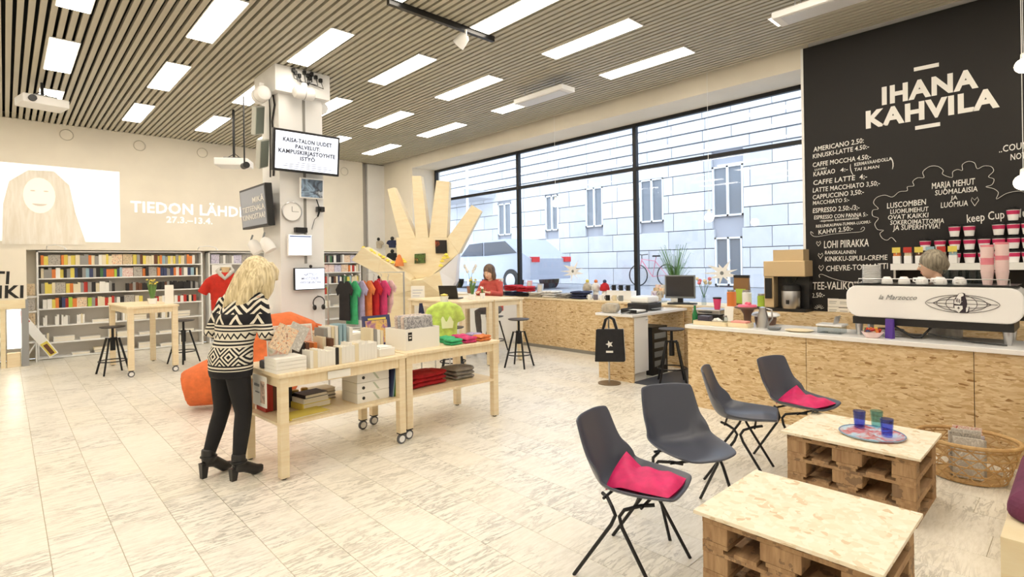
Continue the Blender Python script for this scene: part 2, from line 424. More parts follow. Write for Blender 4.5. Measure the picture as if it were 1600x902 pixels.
# walls
struct(MB().box(-3, XW, YB, YB + 0.2, 0, 4.6).build('wall_back', M_CREAM))
wup = struct(MB().box(-3, 6.82, YU, YB, 1.985, ZC).build('wall_back_upper', M_CREAM))
struct(MB().box(7.0, 7.5, 12.98, YB, 0, ZC).build('trim_1', M_WALLW))
struct(MB().box(6.86, 6.98, 13.05, YB, 0, ZC).build('trim_2', mat('grey_paint', (176, 172, 164), 0.6)))
wr = MB(); wr.box(XW, 8.35, 11.6, YB + 0.2, 0, 4.6)
struct(wr.build('wall_right_pier', M_CREAM))
struct(MB().box(XW, 8.35, 2.42, 11.6, 4.06, 4.6).build('wall_right_header', M_CREAM))
struct(MB().box(8.1, 8.35, 2.42, 11.6, 0, 0.62).build('wall_right_sill', M_WALLW))
struct(MB().box(XW + 0.02, 8.35, -3, 2.42, 0, 4.6).build('wall_right', M_WALLW))
struct(MB().box(-3.2, -3, -3, YB + 0.2, 0, 4.6).build('wall_left', M_CREAM))
struct(MB().box(-3.2, 8.35, -3.2, -3, 0, 4.6).build('wall_front', M_WALLW))
# window: black frame, panes
win = struct(link('window_1', None)); win.location = (8.2, 7.0, 0.6)
def wpart(name, m, *bx):
    o = MB().box(*bx).build(name, m); o.parent = win; o.matrix_parent_inverse = PMAT(win).inverted(); return o
for y in (2.46, 5.49, 8.49, 11.55): wpart('mullion', M_BLKM, 8.16, 8.24, y - 0.035, y + 0.035, 0.62, 4.06)
for z in (0.64, 3.26, 4.03): wpart('transom', M_BLKM, 8.165, 8.235, 2.46, 11.55, z - 0.03, z + 0.03)
for a, b in ((2.5, 5.45), (5.53, 8.45), (8.53, 11.51)):
    for z0, z1 in ((0.67, 3.23), (3.29, 4.0)): wpart('pane', M_GLASS, 8.196, 8.204, a, b, z0, z1)
# ceiling lights
M_PANEL = mat('light_panel', (255, 244, 226), 0.5, emit=PANEL_POWER)
lp = thing('ceiling_light', '', 'ceiling light')
MB().box(-0.145, 0.145, -0.67, 0.67, 0.004, 0.016).build('frame', M_WHITE, lp)
MB().box(-0.132, 0.132, -0.655, 0.655, 0, 0.004).build('diffuser', M_PANEL, lp)
first = True
COLS = [(-1.89, 'leftmost unseen'), (-0.74, 'outer left'), (0.545, 'leftmost'), (1.70, 'second'), (2.85, 'third'), (4.01, 'fourth'), (5.18, 'fifth'), (6.37, 'sixth')]
ROWS = [(-0.6, 'row behind the camera'), (1.75, 'row nearest the camera'), (4.10, 'front row'), (6.46, 'second row'), (8.80, 'third row'), (11.15, 'row nearest the back wall')]
for cx_, cn in COLS:
    for ry, rn in ROWS:
        o = lp if first else copy_tree(lp); first = False
        o.location = (cx_, ry, ZC - 0.017)
        tag(o, 'glowing ceiling light panel, %s column from the bookcase side, %s' % (cn, rn), 'ceiling light', 'recessed ceiling light panels')

# ---- outside: street, facade, car, bicycle
struct(MB().box(8.36, 15.2, -6, 40, 0.6, 0.85).build('street', mat('asphalt', (150, 152, 158), 0.9)))
fac = struct(MB().box(15.1, 15.5, -2, 34, 0.6, 9.5).build('wall_facade', mat('facade_joint', (168, 170, 178), 0.9)))
wins = [(6.55, 7.45, 2.88, 4.32), (6.6, 7.4, 0.9, 2.28), (9.05, 9.9, 2.87, 4.24), (11.4, 12.15, 2.86, 4.23), (13.45, 14.1, 2.84, 4.16), (16.0, 16.8, 2.8, 4.1), (4.1, 5.0, 2.88, 4.32), (4.1, 5.0, 0.9, 2.28)]
blk = {}
nb = 0
z = 0.85; ci = 0
while z < 8.2:
    hgt = 0.56 if z < 4.6 else 0.34
    y = 2.6 - (0.55 if ci % 2 else 0)
    while y < 25:
        w = 1.1 + 0.25 * math.sin(ci * 3.1 + y * 1.7)
        segs = [(y, y + w)]
        for (a, b, c, d) in wins:
            if c < z + hgt - 0.05 and d > z + 0.05:
                ns = []
                for s0, s1 in segs:
                    if b <= s0 or a >= s1: ns.append((s0, s1)); continue
                    if a - s0 > 0.06: ns.append((s0, a))
                    if s1 - b > 0.06: ns.append((b, s1))
                segs = ns
        for s0, s1 in segs:
            key = (round(s1 - s0, 1), hgt)
            if key not in blk:
                dpt = 0.10 if hgt > 0.5 else 0.14
                blk[key] = MB().rbox(-dpt, 0, -0.5 + 0.008 / key[0] if key[0] else 0, 0.5 - 0.008 / key[0], 0.012, hgt - 0.012 if hgt > 0.5 else hgt - 0.03, 0.008).mesh('stone', M_STONE)
            o = link('stone', blk[key], fac); o.location = (15.1, (s0 + s1) / 2, z); o.scale = (1, s1 - s0, 1); nb += 1
        y += w
    z += hgt; ci += 1
M_WINDK = mat('facade_window_glass', (120, 126, 134), 0.1)
for i, (a, b, c, d) in enumerate(wins):
    wo = link('window', MB().box(15.06, 15.09, a, b, c, d).mesh('window', M_WINDK), fac)
    fr = MB(); t = 0.05
    fr.box(15.0, 15.06, a, a + t, c, d).box(15.0, 15.06, b - t, b, c, d).box(15.0, 15.06, a, b, d - t, d).box(15.0, 15.06, a, b, c, c + t).box(15.0, 15.06, (a + b) / 2 - 0.03, (a + b) / 2 + 0.03, c, d)
    link('window_frame', fr.mesh('window_frame', M_WHITE), wo)
cano = MB().hexa([(13.4, 17.0, 4.35), (15.0, 17.0, 4.35), (15.0, 20.5, 4.35), (13.4, 20.5, 4.35), (13.3, 16.9, 4.62), (15.0, 16.9, 4.62), (15.0, 20.6, 4.62), (13.3, 20.6, 4.62)])
tag(cano.build('canopy', M_STONE), 'flat grey stone canopy over the doorway across the street', 'canopy')
tag(MB().tube([(13.0, 16.3, 0.85), (13.0, 16.3, 6.2)], 0.05, 10).tube([(13.0, 16.3, 6.2), (12.6, 16.1, 6.6)], 0.04, 8).build('street_post', M_WHITE, None, True), 'slim white street post standing outside the window', 'post')
# car
car = thing('car', 'silver grey car passing on the street outside the window', 'car', (11.6, 12.9, 0.80))
prof = [(-2.2, 0.35), (2.2, 0.35), (2.25, 0.8), (1.9, 1.0), (1.1, 1.05), (0.55, 1.5), (-1.2, 1.55), (-1.9, 1.1), (-2.2, 0.95)]
MB().prism([Vector((-0.85, y, z)) for y, z in prof], (1.7, 0, 0)).build('body', mat('car_paint', (186, 192, 206), 0.3, 0.4), car)
MB().prism([Vector((-0.87, y, z)) for y, z in [(0.95, 1.06), (0.5, 1.44), (-0.15, 1.47), (-0.15, 1.06)]], (1.74, 0, 0)).prism([Vector((-0.87, y, z)) for y, z in [(-0.22, 1.06), (-0.22, 1.47), (-1.15, 1.48), (-1.65, 1.12)]], (1.74, 0, 0)).build('side_window', mat('car_glass', (70, 76, 90), 0.1), car)
for y in (-1.4, 1.4):
    w = MB().cyl((-0.87, y, 0.33), 0.33, 0.22, 22, 'x').build('wheel', M_BLACK, car)
    MB().cyl((-0.885, y, 0.33), 0.2, 0.02, 16, 'x').build('hubcap', M_STEEL, w)
    MB().cyl((0.65, y, 0.33), 0.33, 0.22, 22, 'x').build('wheel', M_BLACK, car)
for x in (-0.8, 0.55): MB().box(x, x + 0.28, -2.25, -2.1, 0.85, 1.0).build('tail_light', mat('tail_light_red', (214, 40, 44), 0.3), car)
# bicycle
bk = thing('bicycle', 'pink bicycle leaning by the stone facade across the street', 'bicycle', (14.7, 9.3, 0.85))
for y in (0.5, -0.52):
    w = MB().tube([(0, y + 0.33 * math.cos(a), 0.34 + 0.33 * math.sin(a)) for a in [i * math.pi / 12 for i in range(24)]], 0.018, 6, True).build('wheel', M_BLACK, bk, True)
    sp_ = MB()
    for i in range(6): a = i * math.pi / 6; sp_.tube([(0, y + 0.32 * math.cos(a), 0.34 + 0.32 * math.sin(a)), (0, y - 0.32 * math.cos(a), 0.34 - 0.32 * math.sin(a))], 0.003, 4)
    sp_.build('spokes', M_STEEL, w)
MB().tube([(0, 0.5, 0.34), (0, 0.36, 0.85), (0, -0.12, 0.78), (0, -0.02, 0.3), (0, 0.36, 0.8)], 0.018, 6).tube([(0, -0.02, 0.3), (0, -0.52, 0.34), (0, -0.12, 0.78), (0, -0.16, 0.92)], 0.014, 6).build('frame', mat('pink_paint', (214, 130, 150), 0.4), bk, True)
MB().rbox(-0.06, 0.06, -0.28, -0.05, 0.91, 0.96, 0.01).build('saddle', M_BLACK, bk)
MB().tube([(-0.25, 0.3, 1.0), (0, 0.36, 0.98), (0.25, 0.3, 1.0)], 0.014, 6).tube([(0, 0.36, 0.85), (0, 0.36, 0.98)], 0.014, 6).build('handlebar', M_BLACK, bk, True)

# ================================================================== CEILING AND COLUMN FITTINGS
column = struct(MB().box(2.70, 3.30, 7.40, 8.05, 0, ZC).build('column', M_WALLW))
MB().box(2.63, 3.38, 7.31, 8.12, 3.95, ZC - 0.002).build('column_cap', M_WALLW, column)
YF = 7.40
def colp(px, py, y=YF): return ony(px, py, y)
def screen_front(name, label, tl, br, y, bezel, mat_b, mat_s, depth=0.05, tilt=0.0):
    a = ony(*tl, y); b = ony(*br, y); w = b.x - a.x; h = a.z - b.z
    t = thing(name, label, 'screen', ((a.x + b.x) / 2, y, (a.z + b.z) / 2)); t.rotation_euler = (tilt, 0, 0)
    bevel(MB().box(-w / 2, w / 2, 0, depth, -h / 2, h / 2).build('casing', mat_b, t), 0.006)
    MB().box(-w / 2 + bezel, w / 2 - bezel, -0.004, 0.0, -h / 2 + bezel, h / 2 - bezel).build('display', mat_s, t)
    return t, w, h
def wtxt(t, s, x0, x1, z, h, m, bold=0.0, y=-0.0045):
    o = lettering(s, (x0, y, z), (x1, y, z), h, (0, -1, 0), m, None, bold); o.parent = t; return o
tv, w, h = screen_front('television', 'large wall television showing dark heading text, high on the column', (426, 199), (531, 276), 7.16, 0.03, M_BLACK, M_TV, 0.07, R(6))
wtxt(tv, 'KAISA-TALON UUDET', -0.33, 0.33, 0.115, 0.055, M_DKT, 0.03); wtxt(tv, 'PALVELUT:', -0.17, 0.17, 0.04, 0.052, M_DKT, 0.03)
wtxt(tv, 'KAMPUSKIRJASTOYHTE', -0.385, 0.385, -0.035, 0.055, M_DKT, 0.03); wtxt(tv, 'ISTYÖ', -0.1, 0.1, -0.11, 0.052, M_DKT, 0.03)
M_FAINT = mat('faint_print', (176, 180, 196), 0.6)
for k, ww in enumerate((0.14, 0.3, 0.34, 0.26)): MB().box(-ww, ww, -0.006, -0.004, -0.15 - 0.026 * k, -0.142 - 0.026 * k).build('text_line', M_FAINT, tv)
MB().box(-0.15, 0.15, 0.07, 0.21, -0.08, 0.08).build('wall_bracket', M_BLKM, tv)
# television on the left face of the column
a = onx(376, 300, 2.5); b = onx(417, 356, 2.5)
tv2 = thing('television', 'grey television with white slogan, on the left side of the column', 'screen', (2.5, (a.y + b.y) / 2, (a.z + b.z) / 2 + 0.02)); tv2.rotation_euler = (0, R(-4), 0)
w2 = (a.y - b.y); h2 = 0.56
bevel(MB().box(0, 0.09, -w2 / 2, w2 / 2, -h2 / 2, h2 / 2).build('casing', M_BLACK, tv2), 0.006)
MB().box(-0.004, 0, -w2 / 2 + 0.035, w2 / 2 - 0.035, -h2 / 2 + 0.03, h2 / 2 - 0.03).build('display', M_TVD, tv2)
for s_, q0, q1, zz in (('MIKÄ', -0.02, -w2 / 2 + 0.06, 0.06), ('TIETEENALA', w2 / 2 - 0.1, -w2 / 2 + 0.06, -0.05), ('KIINNOSTAA?', w2 / 2 - 0.08, -w2 / 2 + 0.06, -0.16)):
    lettering(s_, (-0.005, q0, zz), (-0.005, q1, zz), 0.075, (-1, 0, 0), M_CHALK, None, 0.02).parent = tv2
MB().box(0.09, 0.185, -0.25, -0.05, -0.06, 0.06).build('wall_bracket', M_BLKM, tv2)
m3, w, h = screen_front('monitor', 'small monitor with white frame and blue image, under the big television', (468.5, 277), (506, 312), 7.3, 0.018, M_GLOSSW, picture_mat('blue_spiral_image', [(40, 44, 54), (150, 176, 204), (52, 58, 72), (210, 222, 236)], 5), 0.04, R(4))
MB().box(-0.05, 0.05, 0.04, 0.082, -0.05, 0.05).build('wall_bracket', M_BLKM, m3)
m4, w, h = screen_front('monitor', 'white tablet screen with pale blue page, below the clock on the column', (450, 366), (488, 400), 7.33, 0.012, M_GLOSSW, M_TV, 0.035, R(3))
MB().box(-w / 2 + 0.02, w / 2 - 0.02, -0.006, -0.004, h / 2 - 0.035, h / 2 - 0.02).build('title_bar', mat('title_bar_blue', (92, 116, 168), 0.5), m4)
MB().box(-0.04, 0.04, 0.035, 0.054, -0.05, 0.05).build('wall_bracket', M_BLKM, m4)
m5, w, h = screen_front('monitor', 'black framed screen with grey slogan, lowest on the column above headphones', (460, 419), (508, 452), 7.32, 0.012, M_BLACK, M_TV, 0.05)
for k, s_ in enumerate(('AJATTELU', 'MUOTOILEE', 'YHTEISKUNTAA')): wtxt(m5, s_, -0.09 - 0.03 * k, 0.09 + 0.03 * k, 0.045 - 0.055 * k, 0.036, mat('grey_print', (150, 156, 172), 0.6), 0.01)
MB().ball((0.02, 0.02, h / 2 + 0.02), 0.022, 12, 8).build('webcam', M_BLACK, m5, True)
MB().box(-0.04, 0.04, 0.05, 0.07, -0.05, 0.05).build('wall_bracket', M_BLKM, m5)
c = colp(455, 331)
ck = thing('wall_clock', 'round white wall clock with thin grey rim on the column', 'clock', (c.x, YF - 0.002, c.z))
MB().lathe([(0.13, 0), (0.135, -0.035), (0.125, -0.04), (0.122, -0.03)], 36, (0, 0, 0), 'y', False).build('rim', M_STEEL, ck, True)
MB().cyl((0, -0.028, 0), 0.124, 0.024, 36, 'y').build('face', M_GLOSSW, ck)
MB().box(-0.004, 0.004, -0.031, -0.029, 0, 0.07).box(0, 0.09, -0.031, -0.029, -0.003, 0.003).build('hands', M_GREY, ck)
c = colp(468, 360); tag(bevel(MB().box(c.x - 0.08, c.x + 0.08, YF - 0.08, YF, c.z - 0.035, c.z + 0.035).build('media_player_box', M_BLACK)), 'small black media box on the column above the tablet screen', 'electronics box')
# headphones
c = colp(496, 475)
hp = thing('headphones', 'black headphones hanging on the column under the lowest screen', 'headphones', (c.x, YF - 0.05, c.z))
MB().tube([(0.08 * math.cos(a), 0, 0.02 + 0.085 * math.sin(a)) for a in [R(-25 + 10 * i) for i in range(24)]], 0.008, 6).build('headband', M_BLACK, hp, True)
for s_ in (-1, 1): MB().lathe([(0.03, 0), (0.038, 0.012), (0.034, 0.03)], 16, (s_ * 0.062 - 0.015, 0, -0.045), 'x').build('ear_cup', M_BLACK, hp, True)
MB().tube([(0, 0.045, 0.118), (0, 0, 0.112)], 0.006, 6).build('hook', M_STEEL, hp)
MB().tube([(-0.07, 0.02, -0.08), (-0.06, 0.03, -0.25), (0.0, 0.03, -0.33), (0.06, 0.03, -0.22), (0.05, 0.03, -0.05)], 0.003, 5).build('cord', M_WHITE, hp, True)
# video camera on the column
c = colp(497, 328)
vc = thing('video_camera', 'small black camera on an arm, right edge of the column', 'camera', (c.x, YF - 0.06, c.z))
bevel(MB().box(-0.05, 0.05, -0.05, 0.03, -0.035, 0.035).build('body', M_BLACK, vc)); MB().cyl((0, -0.09, 0), 0.026, 0.05, 14, 'y').build('lens', M_BLACK, vc, True)
MB().tube([(-0.03, 0.044, 0.15), (-0.01, 0.0, 0.03)], 0.008, 6).tube([(0, 0.02, -0.03), (-0.02, 0.03, -0.1)], 0.012, 6).build('arm', M_BLKM, vc, True)
MB().tube([(-0.02, 0.03, -0.1), (-0.06, 0.04, -0.14), (-0.09, 0.042, -0.24), (-0.10, 0.042, -0.28)], 0.004, 5).build('cable', M_BLACK, vc, True)
# cable conduits and plug cluster
a = colp(474, 157); b = colp(475, 412)
tag(MB().box(a.x - 0.018, a.x + 0.018, YF - 0.007, YF - 0.0005, b.z, a.z).build('cable_conduit', mat('conduit_grey', (140, 138, 134), 0.6)), 'grey vertical cable conduit running down the front of the column', 'conduit')
cl = MB()
for i in range(9):
    x = 2.86 + 0.045 * i + 0.02 * math.sin(i * 5); zt = 4.26 - 0.03 * (i % 3)
    cl.tube([(x, 7.29, zt), (x + 0.03 * math.sin(i), 7.26, zt - 0.12), (3.03 + 0.012 * (i - 4), 7.28, 4.12), (3.03, 7.285, 4.10)], 0.006, 5)
    cl.rbox(x - 0.02, x + 0.02, 7.26, 7.305, zt - 0.03, zt + 0.02, 0.004)
tag(cl.build('cable_cluster', M_BLACK), 'tangle of black plugs and cables at the top of the column', 'cables')
tag(MB().tube([(2.684, 7.55, 3.945), (2.684, 7.5, 3.8), (2.684, 7.6, 3.6), (2.684, 7.55, 3.2), (2.684, 7.58, 2.85)], 0.012, 6).tube([(2.684, 7.70, 3.945), (2.684, 7.68, 3.8), (2.684, 7.68, 3.5), (2.684, 7.70, 2.85)], 0.009, 6).build('side_cable', M_BLACK, None, True), 'black cables running down the left edge of the column', 'cables')
def sound_projector(c, ax, L, r, label):
    t = thing('speaker', label, 'speaker', c)
    d = Vector((1, 0, 0)) if ax == 'x' else Vector((0, 1, 0))
    MB().lathe([(r * 0.55, -L / 2), (r * 0.9, -L / 2 + 0.02), (r, -L / 2 + 0.05), (r, L / 2 - 0.05), (r * 0.9, L / 2 - 0.02), (r * 0.55, L / 2)], 24, (0, 0, 0), ax).build('housing', M_WALLW, t, True)
    MB().lathe([(r * 1.01, -0.004), (r * 1.01, 0.004)], 24, (0, 0, 0), ax, False).build('seam', M_GREY, t)
    MB().box(-0.03, 0.03, -0.03, 0.03, r - 0.01, r + 0.05).build('mount', M_WALLW, t)
c = ony(475, 146, 7.22); sound_projector(c, 'x', 0.28, 0.085, 'white drum shaped speaker on the front of the column cap')
c = onx(408, 148, 2.52); sound_projector(c, 'y', 0.28, 0.1, 'white drum shaped speaker on the left of the column cap')
c = onx(510, 166, 3.42); sound_projector((3.42, 7.75, c.z), 'y', 0.28, 0.085, 'white drum shaped speaker peeking from behind the column cap')
for (px, py, lab) in ((403, 188, 'upper grey flat speaker tilted beside the column'), (410, 240, 'lower grey flat speaker tilted beside the column')):
    c = onx(px, py, 2.55); t = thing('flat_speaker', lab, 'speaker', c); t.rotation_euler = (R(14), R(-18), R(40))
    bevel(MB().box(-0.11, 0.11, -0.03, 0.03, -0.19, 0.19).build('case', mat('pale_grey', (196, 198, 192), 0.5), t)); MB().box(-0.095, 0.095, -0.036, -0.03, -0.175, 0.175).build('grille', mat('grille_grey', (126, 134, 126), 0.8), t)
    MB().box(-0.02, 0.09, 0.03, 0.08, -0.03, 0.03).build('bracket', M_BLKM, t)
for (px, py, lab) in ((398, 372, 'left white bell speaker under the slogan television'), (417, 368, 'right white bell speaker under the slogan television')):
    c = onx(px, py, 2.56); c.z -= 0.12; t = thing('bell_speaker', lab, 'speaker', c); t.rotation_euler = (R(-20), R(-25), 0)
    MB().lathe([(0.03, 0.1), (0.07, 0.06), (0.085, -0.04), (0.08, -0.1), (0.0, -0.1)], 18).build('bell', M_WALLW, t, True); MB().tube([(0, 0, 0.1), (0.06, 0, 0.16)], 0.012, 6).build('stem', M_GREY, t)
# spot track and spotlight
tag(MB().box(2.85, 4.26, 4.78, 4.83, 4.24, 4.30).build('light_track', M_BLACK), 'black spotlight track on the slatted ceiling', 'light track')
c = onz(724, 57, 4.16)
sl = thing('spotlight', 'small white spotlight hanging on the black track', 'spotlight', (c.x, 4.8, 4.12)); sl.rotation_euler = (R(50), 0, R(20))
MB().lathe([(0.03, 0.09), (0.06, 0.06), (0.075, -0.06), (0.07, -0.06), (0.05, 0.0)], 20, caps=False).build('housing', M_WHITE, sl, True); MB().cyl((0, 0, -0.03), 0.06, 0.01, 18).build('lens', mat('lamp_lens', (200, 206, 226), 0.2), sl)
MB().tube([(0, 0, 0.08), (0.0, 0.05, 0.12)], 0.012, 6).build('stem', M_WHITE, sl)
def heater(y0, y1, lab):
    t = thing('radiant_panel', lab, 'ceiling heater', (5.9, (y0 + y1) / 2, 4.1)); L = (y1 - y0) / 2
    bevel(MB().box(-0.14, 0.14, -L, L, -0.03, 0.04).build('housing', M_WALLW, t), 0.01); MB().box(-0.11, 0.11, -L + 0.08, L - 0.08, -0.036, -0.03).build('grille', mat('heater_grille', (210, 210, 212), 0.4), t)
    for y in (-L * 0.6, L * 0.6): MB().tube([(-0.08, y, 0.04), (-0.08, y, 0.195)], 0.006, 5).tube([(0.08, y, 0.04), (0.08, y, 0.195)], 0.006, 5).build('hanger', M_STEEL, t)
heater(5.05, 6.05, 'long white unit hanging under the ceiling between light panels, farther one'); heater(1.15, 2.2, 'long white unit hanging under the ceiling near the blackboard')
def projector(c, rz, lab, drop):
    t = thing('projector', lab, 'projector', c, rz)
    bevel(MB().box(-0.26, 0.26, -0.2, 0.2, -0.06, 0.06).build('body', M_WALLW, t), 0.015)
    MB().cyl((-0.16, -0.24, 0.0), 0.045, 0.06, 18, 'y').build('lens', M_BLACK, t, True)
    MB().box(-0.12, 0.14, -0.12, 0.1, 0.06, 0.09).build('top_plate', M_GREY, t)
    MB().tube([(0, 0, 0.06), (0, 0, drop)], 0.02, 8).build('ceiling_pole', M_BLKM, t); MB().tube([(-0.1, 0.05, 0.09), (-0.02, 0.02, 0.16), (0.1, 0, 0.1)], 0.008, 5).build('cable', M_BLACK, t, True)
projector((0.42, 10.2, 4.0), R(12), 'white ceiling projector at the far left under the slats', 0.29)
projector((2.86, 9.9, 3.38), R(150), 'white projector on a long pole left of the column', 0.91)
tag(MB().cyl((2.75, 8.9, 3.2), 0.05, 0.14, 16, 'y').tube([(2.75, 9.0, 3.24), (2.75, 9.0, 4.478)], 0.012, 6).build('black_spotlight', M_BLACK, None, True), 'short black cylinder spotlight below the pole projector', 'spotlight')
for (px, py, k) in ((104, 211, 'far left'), (218, 228, 'middle'), (316, 239, 'right')):
    c = ony(px, py, YU); t = thing('wall_speaker', 'round flush wall speaker above the projection, %s one' % k, 'wall speaker', (c.x, YU, c.z))
    MB().lathe([(0.1, 0), (0.105, -0.008), (0.095, -0.012), (0.09, -0.004)], 28, (0, 0, 0), 'y', False).build('ring', mat('ring_grey', (196, 188, 172), 0.6), t, True); MB().cyl((0, -0.003, 0), 0.092, 0.003, 28, 'y').build('grille', M_CREAM, t)
c = ony(538, 268, YU); t = thing('wall_speaker', 'round flush wall speaker right of the column near the ceiling', 'wall speaker', (c.x, YU, c.z))
MB().lathe([(0.1, 0), (0.105, -0.008), (0.095, -0.012), (0.09, -0.004)], 28, (0, 0, 0), 'y', False).build('ring', mat('ring_grey', (196, 188, 172), 0.6), t, True); MB().cyl((0, -0.003, 0), 0.092, 0.003, 28, 'y').build('grille', M_CREAM, t)
for (px0, px1, py, k) in ((73, 98, 389, 'left'), (310, 333, 390, 'right')):
    a = ony(px0, py, YU - 0.05); b = ony(px1, py, YU - 0.05)
    tag(MB().tube([(a.x, YU - 0.005, a.z), (a.x, YU - 0.1, a.z + 0.05), ((a.x + b.x) / 2, YU - 0.2, a.z + 0.07), (b.x, YU - 0.22, a.z + 0.04), (b.x + 0.03, YU - 0.22, a.z + 0.01)], 0.008, 6).cyl((b.x + 0.03, YU - 0.22, a.z - 0.02), 0.02, 0.03, 10).build('gooseneck_lamp', M_WALLW, None, True), 'thin curved gooseneck lamp over the bookcases, %s one' % k, 'lamp')
# projected picture and title: printed light on the upper wall
M_PROJ = mat('projection_white', (250, 250, 252), 0.6, emit=0.35)
pj = thing('projected_picture', 'bright projected photo of a smiling long-haired person on the wall', 'projection', (0.82, YU, 2.83))
a = ony(-30, 246, YU); b = ony(188, 379, YU)
MB().box(a.x - 0.82, b.x - 0.82, -0.006, 0, b.z - 2.83, ony(188, 269, YU).z - 2.83).build('picture_field', M_PROJ, pj)
M_PH = wood_mat('projected_hair', (248, 244, 236), (232, 224, 208), 0.6, (14, 1, 2)); M_PF = mat('projected_skin', (244, 238, 230), 0.6, emit=0.25)
def disc(cx, cz, rx, rz, n=24): return [Vector((cx + rx * math.cos(2 * math.pi * i / n), -0.008, cz + rz * math.sin(2 * math.pi * i / n))) for i in range(n)]
p = ony(62, 330, YU); fx, fz = p.x - 0.82, p.z - 2.83
MB().prism([Vector((fx + u, -0.008, fz + v)) for u, v in ((-0.5, -0.6), (-0.48, 0.1), (-0.4, 0.5), (-0.15, 0.72), (0.2, 0.74), (0.42, 0.5), (0.5, 0.0), (0.66, -0.6))], (0, -0.001, 0)).build('hair_shape', M_PH, pj)
MB().prism([q + Vector((0, -0.002, 0.28)) for q in disc(fx, fz, 0.22, 0.32)], (0, -0.001, 0)).build('face_shape', M_PF, pj)
M_PL = mat('projected_shade', (224, 214, 206), 0.6)
for s_ in (-0.09, 0.09): MB().prism([q + Vector((0, -0.004, 0)) for q in disc(fx + s_, fz + 0.36, 0.035, 0.012, 12)], (0, -0.001, 0)).build('eye_shape', M_PL, pj)
MB().prism([Vector((fx + 0.11 * math.cos(a), -0.012, fz + 0.15 + 0.06 * math.sin(a))) for a in [R(200 + 14 * i) for i in range(11)]], (0, -0.001, 0)).build('mouth_shape', M_PL, pj)
tt = thing('projected_title', 'white projected title text on the cream wall beside the picture', 'projection', (2.8, YU, 2.8))
for s_, a, b, h in (('TIEDON LÄHDE', ony(204, 329, YU), ony(384, 341, YU), 0.225), ('27.3.–13.4.', ony(260, 347, YU), ony(332, 351, YU), 0.13)):
    a.z = b.z = (a.z + b.z) / 2; lettering(s_, a, b, h, (0, -1, 0), M_PROJ, tt, 0.02)

# pendant bulbs near the window and the blackboard
M_BULB = mat('glowing_bulb', (255, 236, 200), 0.3, emit=14)
for (px, py, x, lab) in ((868, 318, 7.42, 'bare glowing bulb hanging before the middle window pane'), (1108, 340, 7.42, 'bare glowing bulb hanging before the right window pane'), (1599, 103, 6.9, 'bare glowing bulb at the right edge, upper one by the blackboard'), (1599, 285, 6.3, 'bare glowing bulb at the right edge, lower one by the blackboard')):
    c = onx(px, py, x); t = thing('pendant_bulb', lab, 'pendant lamp', c)
    MB().ball((0, 0, 0), 0.065, 16, 10).build('bulb', M_BULB, t, True); MB().lathe([(0.018, 0.045), (0.022, 0.06), (0.02, 0.11), (0.006, 0.12)], 14).build('socket', M_WHITE, t, True)
    MB().tube([(0, 0, 0.12), (0, 0, 4.478 - c.z)], 0.003, 5).build('cord', M_WHITE, t)

# ================================================================== BLACKBOARD
bb = struct(MB().box(XW - 0.02, XW + 0.02, -1.6, 2.47, 0.94, ZC).build('wall_right_blackboard', M_BOARD))
MB().box(XW - 0.026, XW + 0.02, 2.47, 2.50, 0.94, ZC).build('edge_trim', M_WHITE, bb)
XB = XW - 0.021
def chalk(s, l, r, h, bold=0.0, shear=0.0):
    a = onx(l[0], l[1], XB); b = onx(r[0], r[1], XB)
    lettering(s, a, b, h, (-1, 0, 0), M_CHALK, bb, bold, shear, 'chalk_lettering', 0.0005)
def stroke(pts, r=0.009, closed=False):
    q = []
    for px, py in pts:
        p = onx(px, py, XB); q.append((XB - 0.002, p.y, p.z))
    MB().tube(q, [r] * len(q), 5, closed, [0.0025] * len(q)).build('chalk_line', M_CHALK, bb)
def smooth_pts(pts, n=6):
    out = []
    for i in range(len(pts) - 1):
        p0 = pts[max(0, i - 1)]; p1 = pts[i]; p2 = pts[i + 1]; p3 = pts[min(len(pts) - 1, i + 2)]
        for k in range(n):
            t = k / n
            out.append(tuple(0.5 * (2 * p1[j] + (p2[j] - p0[j]) * t + (2 * p0[j] - 5 * p1[j] + 4 * p2[j] - p3[j]) * t * t + (3 * p1[j] - p0[j] - 3 * p2[j] + p3[j]) * t ** 3) for j in (0, 1)))
    return out + [pts[-1]]
hh = 0.198
chalk('IHANA', (1378, 163), (1529, 135), hh, 0.045); chalk('KAHVILA', (1353, 200), (1562, 165.5), hh, 0.045)
for l, r in (((1428, 109), (1467, 101)), ((1430, 200.5), (1469, 194))):
    a = onx(l[0], l[1], XB); b = onx(r[0], r[1], XB)
    MB().hexa([(XB, a.y, a.z - 0.02), (XB - 0.004, a.y, a.z - 0.02), (XB - 0.004, b.y, b.z - 0.02), (XB, b.y, b.z - 0.02), (XB, a.y, a.z + 0.022), (XB - 0.004, a.y, a.z + 0.022), (XB - 0.004, b.y, b.z + 0.022), (XB, b.y, b.z + 0.022)]).build('title_bar', M_CHALK, bb)
